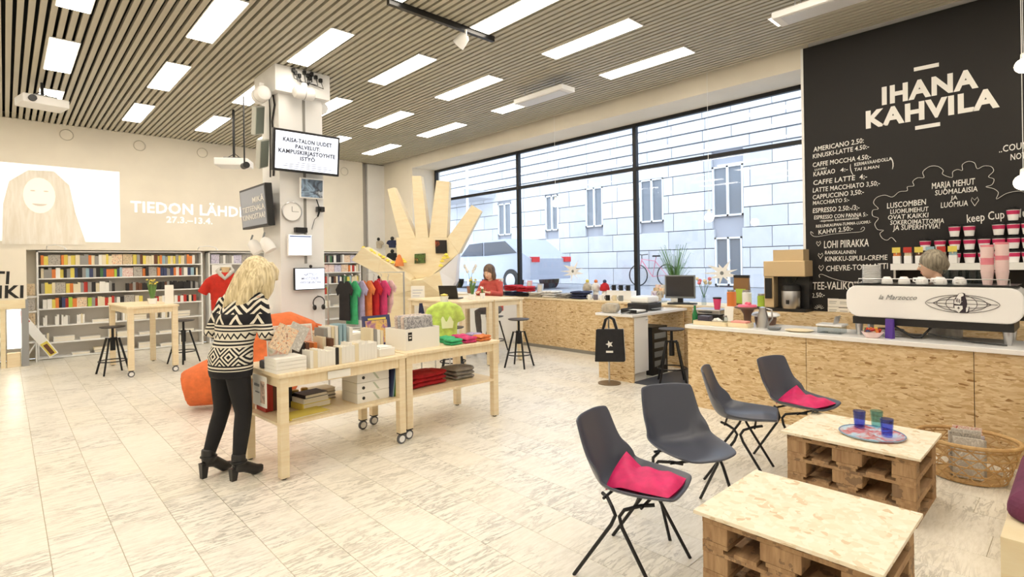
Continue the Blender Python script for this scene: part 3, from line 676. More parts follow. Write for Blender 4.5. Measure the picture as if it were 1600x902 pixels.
for s, l, r, h in (
    ('AMERICANO 2.50:', (1271, 237.5), (1350, 223), 0.075), ('KINUSKI-LATTE 4.50:-', (1270, 248), (1358, 232), 0.07), ('CAFFE MOCCHA 4.50;-', (1270, 261.5), (1361, 248), 0.072),
    ('LUOMU', (1273, 267), (1292, 264), 0.03), ('KAAKAO', (1271, 276), (1305, 270.5), 0.072), ('4:-', (1313, 269), (1325, 267), 0.06), ('(', (1330, 270), (1333, 269), 0.13), ('KERMAVAAHDOLLA', (1335, 260), (1393, 250.5), 0.05), ('TAI ILMAN', (1335, 267.5), (1374, 262.5), 0.045), (')', (1393, 260), (1397, 259), 0.13),
    ('CAFFE LATTE  4;-', (1271, 289.5), (1355, 279), 0.075), ('LATTE MACCHIATO 3,50;-', (1270, 301), (1375, 289.5), 0.072), ('CAPPUCCINO 3,50:-', (1270, 312), (1350, 303), 0.072), ('MACCHIATO 5:-', (1270, 320.5), (1327, 315), 0.062),
    ('ESPRESSO 2.50:-/3;-', (1270, 333), (1343, 327.5), 0.075), ('ESPRESSO CON PANNA 5:-', (1272, 343), (1356, 338), 0.062), ('-espresso kermavaahdolla', (1281, 347), (1342, 342.5), 0.035), ('REILUNKAUPAN-TUMMA-LUOMU-', (1275, 356), (1361, 349), 0.045), ('KAHVI 2.50:-', (1279, 366.5), (1333, 360), 0.07),
    ('LOHI PIIRAKKA', (1287.5, 388), (1357.5, 385), 0.115), ('RANSKALAINEN', (1289, 397.5), (1337.5, 396.5), 0.055), ('KINKKU-SIPULI-CREME', (1289, 408.5), (1387, 406), 0.075), ('CHEVRE-TOMAATTI', (1291, 424), (1388, 420), 0.085),
    ('TEE-VALIKOIMA', (1270.5, 452.5), (1356, 452), 0.12), ('2.50:-', (1269, 465.5), (1289, 464), 0.075),
    ('LUSCOMBEN', (1386, 326), (1447.5, 319.5), 0.08), ('LUOMUMEHUT', (1391, 334.5), (1451, 330), 0.065), ('OVAT KAIKKI', (1387.5, 343.5), (1451, 339.5), 0.065), ('SOKEROIMATTOMIA', (1391, 351.5), (1475, 348.5), 0.065), ('JA SUPERHYVIÄ!', (1395, 360), (1469, 357), 0.072),
    ('MARJA MEHUT', (1456, 295.5), (1524, 288), 0.085), ('SUOMALAISIA', (1461, 305.5), (1527.5, 299), 0.07), ('JA', (1485, 312.5), (1496, 311.5), 0.055), ('LUOMUA', (1470, 325), (1512.5, 321.5), 0.075),
    ('keep Cup', (1511, 348), (1570, 341), 0.11), ('Muki', (1582, 341), (1622, 337), 0.11), ('..COUN', (1561, 238.5), (1608, 231), 0.085), ('NOT', (1579, 250.5), (1604, 247), 0.08)):
    chalk(s, l, r, h * 0.82, 0.008, 0.1)
cloud = [(800, 612), (772, 585), (745, 602), (715, 590), (700, 560), (722, 540), (685, 535), (668, 500), (690, 465), (655, 450), (655, 415), (690, 405), (660, 370), (680, 335), (730, 320), (778, 332), (820, 300), (870, 293), (872, 268), (912, 262), (905, 235), (935, 212), (975, 210), (968, 175), (1010, 142), (1060, 140), (1095, 165), (1092, 190), (1150, 210), (1155, 175), (1185, 160), (1215, 165), (1215, 130), (1250, 110), (1290, 118), (1308, 155), (1350, 138), (1395, 142), (1410, 170), (1378, 205), (1412, 220), (1400, 255), (1362, 268), (1410, 280), (1440, 305), (1428, 345), (1490, 310), (1560, 295), (1600, 300)]
stroke(smooth_pts([(1200 + x / 4, 225 + y / 4) for x, y in cloud], 4), 0.010)
stroke(smooth_pts([(1271, 365), (1267, 362), (1268, 367), (1276, 370), (1300, 366), (1325, 364), (1346, 362), (1351, 357), (1348, 355), (1345, 359)], 4), 0.008)
stroke(smooth_pts([(1281, 434), (1280, 430), (1285, 429), (1300, 435), (1320, 440), (1345, 442)], 4), 0.008)
for hx, hy, s in ((1279, 381, 4), (1282, 400, 4.5), (1283, 419, 4.5), (1523, 315, 7)):
    stroke([(hx, hy + s), (hx - s * 0.8, hy - s * 0.2), (hx - s * 0.6, hy - s * 0.9), (hx, hy - s * 0.3), (hx + s * 0.6, hy - s), (hx + s * 0.9, hy - s * 0.3), (hx, hy + s)], 0.007)
for k in range(7):
    a = R(20 + 23 * k); stroke([(1280 - 3 * math.cos(a), 484 - 3 * math.sin(a)), (1280 - 8 * math.cos(a), 484 - 8 * math.sin(a))], 0.006)
# note papers pinned low on the board
for i, (px, py) in enumerate(((1302, 473), (1319, 474), (1302, 486), (1319, 488))):
    c = onx(px, py, XB); t = thing('note_paper', 'white note paper on the low end of the blackboard, %s' % ('upper left', 'upper right', 'lower left', 'lower right')[i], 'paper', (XB - 0.003, c.y, c.z), 0, 'note papers under the menu')
    MB().box(-0.002, 0.0, -0.06, 0.06, -0.05, 0.05).build('sheet', M_PAPER, t); MB().box(-0.003, -0.002, -0.04, 0.045, 0.01, 0.016).box(-0.003, -0.002, -0.03, 0.045, -0.01, -0.005).build('print_lines', M_GREY, t)

# ================================================================== BOOKCASES AND BOOKS
LEVELS = [0.03, 0.30, 0.61, 0.92, 1.19, 1.47, 1.71]
TOPZ = 1.965
YSF = 12.93     # shelf fronts
def bookcase(x0, x1, lab):
    t = thing('bookcase', lab, 'bookcase', ((x0 + x1) / 2, YSF, 0)); w = (x1 - x0) / 2
    for x in (-w, w - 0.025): MB().box(x, x + 0.025, 0, 0.3, 0, TOPZ).build('side_panel', M_WHITE, t)
    for z in LEVELS: MB().box(-w + 0.025, w - 0.025, 0, 0.29, z - 0.022, z).build('shelf', M_WHITE, t)
    MB().box(-w, w, 0.29, 0.31, 0, TOPZ).build('back_panel', mat('shelf_back', (214, 208, 198), 0.6), t)
    MB().box(-w, w, 0.0, 0.3, TOPZ - 0.02, TOPZ).build('top_board', M_WHITE, t)
    return t
bookcase(0.42, 3.08, 'long white bookcase on the left of the back wall')
bookcase(3.20, 4.95, 'white bookcase in the middle of the back wall behind the column')
bookcase(4.97, 6.75, 'white bookcase at the right end of the back wall')
def book_mesh(ci):
    m = MB().slot(0); m.box(-0.5, -0.42, 0.0, 1, 0, 1).box(0.42, 0.5, 0.0, 1, 0, 1).box(-0.42, 0.42, 0.0, 0.06, 0, 1)
    m.slot(1).box(-0.42, 0.42, 0.06, 0.96, 0.02, 0.97); return m.mesh('book', [M_COVERS[ci], M_PAGES])
BOOKS = [book_mesh(i) for i in range(len(M_COVERS))]
COVER_OUT = [MB().slot(0).box(-0.5, 0.5, 0.0, 0.1, 0, 1).box(-0.5, 0.5, 0.9, 1, 0, 1).box(-0.5, -0.47, 0.1, 0.9, 0, 1).slot(1).box(-0.47, 0.48, 0.1, 0.9, 0.01, 0.99).mesh('book', [m, M_PAGES]) for m in M_PICS]
PICN = ['dark grey patterned', 'orange and cream', 'plain white', 'violet and white', 'brown photo', 'red and white']
FLAT = [MB().slot(0).box(-0.5, 0.5, -0.5, 0.5, 0, 0.12).box(-0.5, 0.5, -0.5, 0.5, 0.88, 1).box(-0.5, -0.46, -0.5, 0.5, 0.12, 0.88).slot(1).box(-0.46, 0.48, -0.48, 0.48, 0.12, 0.88).mesh('book', [m, M_PAGES]) for m in M_COVERS]
SHN = ['bottom', 'second lowest', 'third lowest', 'fourth lowest', 'third from top', 'second from top', 'top']
def put_book(me, x, y, z, sx, sy, sz, lab, grp, lean=0.0, rz=0.0):
    o = link('book', me); o.location = (x, y, z + 0.0012); o.scale = (sx, sy, sz); o.rotation_euler = (0, lean, rz)
    return tag(o, lab, 'book', grp)
def book_row(x0, x1, lev, case, dens=1.0, pal=None, maxh=0.20, face=0.12, rs=0):
    rnd = random.Random(rs); x = x0; i = 0; z = LEVELS[lev]; grp = 'books on the %s shelf of the %s bookcase' % (SHN[lev], case)
    while x < x1 - 0.16:
        if rnd.random() > dens: x += rnd.uniform(0.05, 0.25); continue
        if rnd.random() < face + 0.08:
            k = rnd.randrange(len(COVER_OUT)); w = rnd.uniform(0.14, 0.19)
            put_book(COVER_OUT[k], x + w / 2, YSF + 0.05, z, w, 0.025, maxh * rnd.uniform(0.9, 1.0), '%s book cover facing out, %s on the %s shelf, %s bookcase' % (PICN[k], nth(i), SHN[lev], case), grp); x += w + 0.008
        else:
            for _ in range(rnd.randint(2, 6)):
                ci = rnd.choice(pal) if pal else rnd.randrange(len(BOOKS)); w = rnd.uniform(0.036, 0.066)
                if x + w > x1: break
                put_book(BOOKS[ci], x + w / 2, YSF + 0.02 + rnd.uniform(0, 0.03), z, w, 0.16, maxh * rnd.uniform(0.78, 1.0), '%s spine, %s from left on the %s shelf, %s bookcase' % (COVER_NAMES[ci], nth(i), SHN[lev], case), grp); x += w + 0.001; i += 1
            i -= 1
        i += 1
def flat_row(x0, x1, lev, case, rs=0, pal=(0, 0, 0, 1, 10)):
    rnd = random.Random(rs); x = x0; i = 0; z = LEVELS[lev]; grp = 'books lying on the %s shelf of the %s bookcase' % (SHN[lev], case)
    while x < x1 - 0.3:
        if rnd.random() < 0.35:
            for _ in range(rnd.randint(2, 4)):
                w = rnd.uniform(0.02, 0.035); put_book(BOOKS[rnd.choice(pal)], x + w / 2, YSF + 0.03, z, w, 0.15, rnd.uniform(0.14, 0.2), 'pale upright book, %s on the %s shelf, %s bookcase' % (nth(i), SHN[lev], case), grp); x += w + 0.001; i += 1
        else:
            w = rnd.uniform(0.24, 0.32); zz = z
            for _ in range(rnd.randint(1, 2)):
                hh_ = rnd.uniform(0.035, 0.06); put_book(FLAT[rnd.choice(pal)], x + w / 2, YSF + 0.13, zz, w * 0.98, 0.17, hh_, 'pale book lying flat, %s on the %s shelf, %s bookcase' % (nth(i), SHN[lev], case), grp, 0, 0); zz += hh_ + 0.001; i += 1
            x += w
        x += rnd.uniform(0.02, 0.12)
ALL = list(range(12)); WARM = [0, 0, 1, 1, 3, 4, 5, 6, 2, 10]; DARK = [2, 2, 3, 2, 10]
book_row(0.48, 3.0, 6, 'left', 1, [0, 8, 5, 6, 1, 10, 3], 0.2, 0.45, 1)
book_row(0.48, 3.0, 5, 'left', 1, ALL, 0.19, 0.18, 2)
book_row(0.48, 1.7, 4, 'left', 1, WARM, 0.2, 0.3, 3); book_row(1.75, 3.02, 4, 'left right half', 1, DARK, 0.17, 0, 4)
book_row(0.50, 2.1, 3, 'left', 0.95, WARM + ALL, 0.19, 0.2, 5); book_row(2.2, 3.0, 3, 'left right half', 0.8, WARM, 0.15, 0.1, 6)
flat_row(0.5, 3.0, 2, 'left', 7); flat_row(0.5, 3.0, 1, 'left', 8); flat_row(0.9, 3.0, 0, 'left', 9)
book_row(3.26, 4.2, 6, 'middle', 1, WARM, 0.2, 0.5, 11); book_row(3.26, 3.7, 4, 'middle', 0.7, WARM, 0.19, 0.4, 12); book_row(3.26, 3.9, 3, 'middle', 1, [4, 1, 3, 0, 5, 2], 0.19, 0, 13)
book_row(5.75, 6.7, 6, 'right', 1, [2, 7, 10, 3, 0], 0.2, 0.45, 14); book_row(5.75, 6.7, 5, 'right', 1, WARM, 0.19, 0.2, 15); book_row(5.75, 6.7, 4, 'right', 0.9, ALL, 0.19, 0.3, 16); book_row(5.75, 6.7, 3, 'right', 0.7, ALL, 0.18, 0.3, 17); flat_row(5.8, 6.7, 2, 'right', 18)
t = thing('notice_board', 'white poster panel on the post between the left and middle bookcases', 'poster', (3.45, YSF - 0.03, 1.5)); MB().box(-0.2, 0.2, 0, 0.02, -0.2, 0.18).build('panel', M_PAPER, t); MB().box(0.0, 0.02, -0.002, 0, -0.06, 0.06).build('mark', M_GREY, t)
# side rack with leaning board
t = thing('magazine_rack', 'narrow white magazine rack at the left end of the bookcase', 'rack', (0.325, 12.66, 0))
MB().box(-0.13, -0.11, 0, 0.25, 0.0, 1.42).box(0.06, 0.08, 0, 0.25, 0.0, 0.34).build('upright', M_WHITE, t)
for z in (0.34, 0.62, 0.88, 1.14): MB().box(-0.11, 0.08, 0, 0.25, z, z + 0.02).build('shelf', M_WHITE, t)
MB().tube([(-0.11, 0.02, 0.02), (0.07, 0.02, 0.34)], 0.012, 4).build('brace', M_WHITE, t)
for i, (z, k) in enumerate(((0.64, 4), (0.90, 0), (1.16, 4))):
    tag(link('magazine', COVER_OUT[k]), 'magazine on the narrow rack, %s from the bottom' % ORD[i], 'magazine', 'magazines on the narrow rack'); o = bpy.context.scene.objects[-1] if False else [q for q in COL.objects if q.name.startswith('magazine') and q.get('category') == 'magazine'][-1]; o.location = (0.31, 12.68, z + 0.022); o.scale = (0.15, 0.02, 0.2)
lb = thing('leaning_board', 'board with red, white and yellow fields leaning on the bookcase', 'display board', (0.66, 12.59, 0.05)); lb.rotation_euler = (0, R(-31), 0)
bevel(MB().box(-0.07, 0.07, 0, 0.04, 0.06, 1.02).build('board', M_WHITE, lb)); MB().box(-0.055, 0.055, -0.004, 0, 0.76, 1.0).build('red_field', M_COVERS[4], lb); MB().box(-0.055, 0.055, -0.004, 0, 0.08, 0.34).build('yellow_field', M_COVERS[6], lb); MB().box(-0.03, 0.03, -0.006, -0.004, 0.1, 0.3).build('brown_field', M_COVERS[3], lb)
# sign wall at the far left
sg = struct(MB().box(-3, 0.27, 12.3, 12.5, 1.13, 1.985).build('wall_back_sign', M_CREAM))
for s_, l, r, h in (('TI', (-14, 443), (14, 443.5), 0.21), ('NKI', (-22, 466), (36.5, 465), 0.21)): lettering(s_, ony(*l, 12.3), ony(*r, 12.3), h, (0, -1, 0), M_BLACK, sg, 0.03)
struct(MB().box(-3, 0.25, 12.28, 12.5, 0.98, 1.13).build('trim_3', M_PLY)); struct(MB().box(0.2, 0.29, 12.3, 12.5, 0, 1.13).build('trim_4', mat('post_grey', (150, 152, 154), 0.4)))
struct(MB().box(-0.06, 0.0, 12.3, 12.42, 0, 0.98).build('trim_5', M_PLY)); tag(MB().box(0.02, 0.19, 12.42, 12.46, 0.3, 0.96).build('light_box', mat('lightbox', (255, 250, 238), 0.5, emit=3)), 'glowing white light box under the sign wall at the far left', 'light box')
bw = struct(MB().box(-3, -0.08, 12.5, 12.55, 0, 0.98).build('wall_back_niche', M_CREAM))
for r_ in range(12):
    for k in range(5): o = link('brick', MB().box(0, 0.15, 0, 0.02, 0, 0.07).mesh('brick', M_WALLW) if r_ + k == 0 else bpy.data.meshes['brick'], bw); o.location = (-0.25 - 0.16 * k + 0.08 * (r_ % 2), 12.485, 0.03 + 0.078 * r_)
tag(bevel(MB().rbox(0.01, 0.19, 12.32, 12.41, 0.0, 0.24, 0.01).build('storage_box', M_PINE)), 'small wooden box on the floor under the light box', 'box')

# ================================================================== TABLES
def table(name, lab, cat, loc, rz, W, D, H, leg=0.06, shelf=None, castors=(), glide=True, group=None):
    t = thing(name, lab, cat, loc, rz, group)
    bevel(MB().box(0, W, 0, D, H - 0.03, H).build('tabletop', M_PINEX, t), 0.004)
    ap = 0.08; i = 0.03
    for nm, b in (('apron', (i, W - i, i, i + 0.02)), ('apron', (i, W - i, D - i - 0.02, D - i)), ('apron', (i, i + 0.02, i, D - i)), ('apron', (W - i - 0.02, W - i, i, D - i))): MB().box(b[0], b[1], b[2], b[3], H - 0.03 - ap, H - 0.03).build(nm, M_PINEX, t)
    for k, (x, y) in enumerate(((0.015, 0.015), (W - 0.015 - leg, 0.015), (W - 0.015 - leg, D - 0.015 - leg), (0.015, D - 0.015 - leg))):
        z0 = 0.10 if k in castors else 0.012
        lg = bevel(MB().box(x, x + leg, y, y + leg, z0, H - 0.03).build('leg', M_PINE, t), 0.003)
        if k in castors:
            cx, cy = x + leg / 2, y + leg / 2
            MB().lathe([(0.04, -0.012), (0.045, -0.008), (0.045, 0.008), (0.04, 0.012)], 18, (cx, cy, 0.045), 'y').build('castor_wheel', mat('castor_rubber', (96, 98, 104), 0.5), lg, True)
            MB().cyl((cx, cy - 0.014, 0.045), 0.03, 0.028, 14, 'y').build('castor_hub', M_GLOSSW, lg); MB().box(cx - 0.03, cx + 0.03, cy - 0.03, cy + 0.03, 0.09, 0.1).build('castor_plate', M_BLKM, lg)
        else: MB().cyl((x + leg / 2, y + leg / 2, 0), 0.02, 0.012, 12).build('foot', M_BLACK, lg)
    if shelf: MB().box(0.02, W - 0.02, 0.02, D - 0.02, shelf - 0.02, shelf).build('lower_shelf', M_PINEX, t)
    return t
T1R = R(3.5)
T1 = table('display_table', 'pine display table with lower shelf, next to the standing woman', 'table', (1.48, 4.13, 0), T1R, 1.16, 0.74, 0.80, 0.065, 0.42, (1, 2))
T2 = table('display_table', 'pine display table with lower shelf carrying red fabric, right one', 'table', (2.655, 4.26, 0), 0, 1.15, 0.74, 0.80, 0.065, 0.40, (0, 3))
table('high_table', 'tall pine table on castors before the bookcases, at the left', 'table', (1.31, 9.72, 0), R(2), 0.68, 1.55, 1.05, 0.075, None, (0, 1))
table('high_table', 'tall pine table by the window with flower pot and laptop', 'table', (5.0, 6.45, 0), 0, 0.64, 1.5, 1.04, 0.07)
table('high_table', 'tall pine table by the window nearest the chipboard counter', 'table', (5.67, 6.45, 0), 0, 0.64, 1.5, 1.04, 0.07)
def t1(x, y, z=0.80): c, s = math.cos(T1R), math.sin(T1R); return (1.48 + x * c - y * s, 4.13 + x * s + y * c, z)
def stool(loc, rz, lab, H=0.73):
    t = thing('bar_stool', lab, 'stool', loc, rz, 'black swivel bar stools')
    MB().lathe([(0.0, H - 0.02), (0.15, H - 0.02), (0.17, H - 0.008), (0.165, H), (0.0, H)], 24, caps=False).build('seat', mat('dark_seat', (58, 52, 50), 0.5), t, True)
    MB().cyl((0, 0, 0.42), 0.018, H - 0.44, 12).build('screw_post', M_BLKM, t, True)
    MB().cyl((0, 0, 0.36), 0.035, 0.2, 14).build('hub', M_BLKM, t, True)
    for k in range(4): a = R(45 + 90 * k); c, s = math.cos(a), math.sin(a); MB().tube([(0.03 * c, 0.03 * s, 0.54), (0.09 * c, 0.09 * s, 0.55), (0.24 * c, 0.24 * s, 0.0)], [0.012, 0.016, 0.014], 6).build('leg', M_BLKM, t, True)
    MB().tube([(0.185 * math.cos(a), 0.185 * math.sin(a), 0.2) for a in [i * math.pi / 12 for i in range(24)]], 0.009, 6, True).build('foot_ring', M_BLKM, t, True)
    return t
stool((1.21, 10.35, 0), R(10), 'black bar stool left of the tall table before the bookcases')
stool((2.22, 10.6, 0), R(30), 'black bar stool right of the tall table before the bookcases')
stool((5.83, 6.08, 0), R(20), 'black bar stool in front of the tall window tables', 0.75)
stool((4.75, 6.35, 0), R(50), 'black bar stool behind the red fabric table', 0.7)
stool((3.7, 6.9, 0), R(15), 'black bar stool under the hand sculpture table side', 0.7)
stool((6.42, 3.78, 0), R(35), 'black bar stool in the passage behind the bar end', 0.72)

# ---- goods on table 1
G1 = 'white backed books in the front row on the display table'
rnd = random.Random(21)
bx = thing('paper_box', 'low white stack of paper sheets at the left corner of the display table', 'paper stack', t1(0.0, 0.04), T1R)
for k in range(4): MB().box(0.0, 0.235, 0, 0.22, 0.028 * k, 0.028 * k + 0.026).build('ream', M_PAPER, bx)
o = put_book(COVER_OUT[1], *t1(0.05, 0.12, 0.96), 0.16, 0.02, 0.2, 'orange and black book leaning on the white paper stack', 'leaning books', R(28), T1R); o = put_book(COVER_OUT[2], *t1(0.17, 0.17, 0.96), 0.15, 0.018, 0.2, 'white book leaning on the white paper stack', 'leaning books', R(28), T1R)
x = 0.27; i = 0
while x < 0.86:
    w = rnd.choice((0.025, 0.03, 0.036)); ci = rnd.choice((0, 0, 0, 0, 1, 1, 2 if 5 < i < 8 else 0, 4 if i == 11 else 0)); p = t1(x + w / 2, 0.05)
    put_book(BOOKS[ci], *p, w, 0.14, rnd.uniform(0.115, 0.15) * (1.15 if i > 9 else 1), '%s book, %s from the left in the front row of the display table' % (COVER_NAMES[ci], nth(i)), G1, 0, T1R); x += w + 0.001; i += 1
for k, (xx, yy, hh_, ci) in enumerate(((0.33, 0.3, 0.18, 2), (0.37, 0.3, 0.17, 3), (0.45, 0.32, 0.16, 5), (0.52, 0.3, 0.2, 1), (0.56, 0.24, 0.19, 3), (0.592, 0.42, 0.26, 10), (0.63, 0.42, 0.27, 0), (0.665, 0.42, 0.27, 1), (0.7, 0.42, 0.27, 0), (0.74, 0.42, 0.28, 8), (0.78, 0.42, 0.28, 8), (0.83, 0.4, 0.25, 0))):
    put_book(BOOKS[ci], *t1(xx, yy), 0.03, 0.17, hh_, '%s book, %s in the back row of the display table' % (COVER_NAMES[ci], nth(k)), 'books in the back row of the display table', 0, T1R)
put_book(COVER_OUT[1], *t1(0.66, 0.66), 0.16, 0.03, 0.22, 'yellow and orange book standing behind the front rows', 'leaning books', 0, T1R)
for k, (xx, yy, ww, hh_, cc) in enumerate(((0.92, 0.08, 0.16, 0.07, M_PAPER), (0.87, 0.51, 0.19, 0.17, M_PAPER))):
    tag(bevel(MB().box(0, ww, 0, 0.2, 0, hh_).box(ww * 0.1, ww * 0.9, 0.02, 0.18, hh_, hh_ + 0.012).build('carton', cc), 0.004), ('low white carton on the display table front', 'white carton behind the low carton on the display table')[k], 'box'); o = [q for q in COL.objects if q.name.startswith('carton')][-1]; o.location = t1(xx, yy); o.rotation_euler = (0, 0, T1R)
for k in range(4): put_book(BOOKS[(1, 10, 0, 1)[k]], *t1(0.985 + 0.035 * k, 0.30), 0.03, 0.17, 0.23 - 0.01 * k, '%s book, %s beside the cartons on the display table' % (COVER_NAMES[(1, 10, 0, 1)[k]], nth(k)), 'books beside the cartons', 0, T1R)
pb = thing('picture_book', 'large purple picture book standing open to view on the tables', 'book', (2.73, 4.86, 0.811), 0); pb.rotation_euler = (R(-12), 0, 0)
MB().box(-0.15, 0.15, 0, 0.03, 0, 0.3).build('cover', mat('navy_cover', (60, 66, 110), 0.4), pb); MB().box(-0.13, 0.11, -0.003, 0, 0.02, 0.25).build('cover_picture', picture_mat('purple_art', [(110, 76, 120), (226, 190, 110), (150, 96, 150), (70, 50, 90)], 11), pb); MB().box(-0.1, 0.1, -0.005, -0.002, 0.255, 0.275).build('title_strip', M_COVERS[6], pb)
# white box with patterned cushions/bags
wb = thing('white_crate', 'white open box with black logo filled with patterned bags', 'box', (2.73, 4.38, 0.80), R(6))
for b in ((0, 0.42, 0, 0.012, 0, 0.2), (0, 0.42, 0.30, 0.312, 0, 0.2), (0, 0.012, 0.012, 0.3, 0, 0.2), (0.408, 0.42, 0.012, 0.3, 0, 0.2), (0.012, 0.408, 0.012, 0.3, 0, 0.012)): MB().box(*b).build('side', M_PAPER, wb)
MB().box(0.03, 0.075, -0.003, 0, 0.09, 0.17).build('logo_mark', M_BLACK, wb); MB().box(0.04, 0.065, -0.004, -0.002, 0.11, 0.125).box(0.035, 0.07, -0.004, -0.002, 0.14, 0.146).build('logo_bear', M_PAPER, wb)
M_FLORAL = picture_mat('grey_floral_fabric', [(88, 88, 96), (206, 204, 204), (120, 118, 124), (226, 222, 220)], 26); M_FLORB = picture_mat('beige_floral_fabric', [(196, 170, 156), (226, 210, 200), (176, 150, 140)], 20)
for k, (yy, mm, lab) in enumerate(((0.05, M_FLORAL, 'grey floral bag'), (0.11, M_FLORB, 'beige bag'), (0.165, M_FLORAL, 'dark floral bag'), (0.22, M_FLORB, 'pinkish floral bag'))):
    o = MB().rbox(0.04, 0.38, -0.02, 0.02, 0, 0.3, 0.012).build('patterned_bag', mm); tag(bevel(o, 0.01), '%s standing in the white box on the table, %s from front' % (lab, ORD[k]), 'bag', 'patterned bags in the white box'); o.location = Vector((2.73, 4.38, 0.815)) + Vector((-0.006 * yy, yy, 0)); o.rotation_euler = (R(-5), 0, R(6))
# goods under table 1
for k in range(3):
    o = MB().rbox(0, 0.34, 0, 0.26, 0, 0.095, 0.004).build('lidded_box', None) if False else None
bxm = MB().rbox(0, 0.32, 0, 0.26, 0, 0.085, 0.003).mesh('box_body', M_PAPER)
for k in range(3):
    t = thing('lidded_box', 'white cardboard box with black dots under the table, %s of three' % ('lowest', 'middle', 'topmost')[k], 'box', t1(0.72, 0.12, 0.421 + 0.088 * k), T1R, 'white boxes on the lower shelf')
    link('carton_body', bxm, t); MB().cyl((0.06, -0.003, 0.04), 0.014, 0.003, 12, 'y').build('dot_logo', M_BLACK, t); MB().hexa([(0.2, -0.002, 0.01), (0.22, -0.002, 0.01), (0.22, 0, 0.01), (0.2, 0, 0.01), (0.15, -0.002, 0.075), (0.17, -0.002, 0.075), (0.17, 0, 0.075), (0.15, 0, 0.075)]).build('stripe', mat('pale_stripe', (190, 198, 180), 0.6), t)
for k, (ci, nm) in enumerate(((9, 'navy'), (8, 'blue'), (7, 'green'), (11, 'lime green'))): put_book(BOOKS[ci], *t1(1.055 + 0.012 * k, 0.1, 0.421), 0.011, 0.24, 0.25, '%s thin folder leaning under the display table' % nm, 'folders under the display table', R(7), T1R)
for k, (xx, yy, w, d, h, ci, lab) in enumerate(((0.1, 0.07, 0.34, 0.2, 0.015, 6, 'yellow picture magazine lying at the shelf edge'), (0.30, 0.28, 0.26, 0.2, 0.05, 6, 'thick yellow book lying under the black one'), (0.31, 0.28, 0.23, 0.19, 0.04, 0, 'white book lying between yellow and black ones'), (0.32, 0.28, 0.21, 0.18, 0.03, 2, 'black book with white print lying on top of the pile'))):
    zz = 0.421 + (0, 0, 0.0505, 0.091)[k]; p = t1(xx + w / 2, yy + d / 2, zz); put_book(FLAT[ci], *p, w, d, h, lab, 'books lying on the lower shelf', 0, T1R + R(4))
for k in range(7): put_book(BOOKS[(4, 4, 3, 2, 4, 9, 2)[k]], *t1(0.1 + 0.032 * k, 0.46, 0.421), 0.03, 0.18, 0.25, 'dark red or brown book, %s standing at the back of the lower shelf' % nth(k), 'dark books at the back of the lower shelf', 0, T1R)
for k, (xx, yy) in enumerate(((0.36, 0.52), (0.45, 0.54))):
    t = thing('jam_jar', 'small dark jar with golden lid under the table, %s' % ('left', 'right')[k], 'jar', t1(xx, yy, 0.421)); MB().lathe([(0.03, 0), (0.034, 0.01), (0.034, 0.08), (0.026, 0.1)], 16).build('glass_body', mat('dark_jam', (80, 24, 26), 0.2), t, True); MB().lathe([(0.03, 0.1), (0.03, 0.125), (0.02, 0.13)], 16).build('lid', mat('gold_lid', (190, 160, 90), 0.3, 0.8), t, True)
for k in range(3): put_book(FLAT[(2, 10, 1)[k]], *t1(0.6, 0.58, 0.421 + 0.032 * k), 0.24, 0.18, 0.03, '%s book in the small pile at the shelf back, %s from below' % (COVER_NAMES[(2, 10, 1)[k]], ORD[k]), 'small pile at the back of the lower shelf', 0, T1R)
t = thing('hanging_card', 'white printed card hanging from the left end of the display table', 'sign', t1(-0.012, 0.32, 0.52), T1R); MB().box(-0.004, 0, -0.13, 0.13, 0, 0.24).build('card', M_PAPER, t); MB().box(-0.006, -0.004, -0.1, -0.02, 0.03, 0.2).build('portrait_print', picture_mat('portrait', [(90, 60, 50), (220, 190, 170), (60, 44, 40)], 12), t); MB().box(-0.006, -0.004, 0.0, 0.1, 0.15, 0.17).box(-0.006, -0.004, 0.0, 0.08, 0.1, 0.11).build('text_line', M_GREY, t)
t = thing('price_card', 'white price card on the front edge of the display table', 'sign', t1(0.5, 0.022, 0.70), T1R); MB().box(-0.1, 0.1, -0.004, 0, 0, 0.06).build('card', M_PAPER, t); MB().box(0.0, 0.1, 0, 0.004, 0.03, 0.06).build('clip', M_STEEL, t)
# held book / print in front of the woman
t = thing('art_print', 'large pale floral print propped up before the woman', 'print', t1(0.36, 0.58, 0.804), 0); t.rotation_euler = (R(-12), 0, R(-8)); MB().box(-0.19, 0.19, 0, 0.01, 0, 0.3).build('board', M_PAPER, t); MB().box(-0.18, 0.18, -0.003, 0, 0.01, 0.29).build('floral_image', picture_mat('pale_floral', [(240, 226, 214), (226, 170, 150), (244, 238, 228), (176, 186, 150)], 10), t)
tag(bevel(MB().rbox(-0.09, 0.09, -0.06, 0.06, 0, 0.06, 0.008).build('dark_case', mat('navy_case', (40, 46, 66), 0.5)), 0.004), 'dark blue box before the woman on the display table', 'box'); o = COL.objects[-1]; o.location = t1(0.12, 0.38, 0.801); o.rotation_euler = (0, 0, T1R)

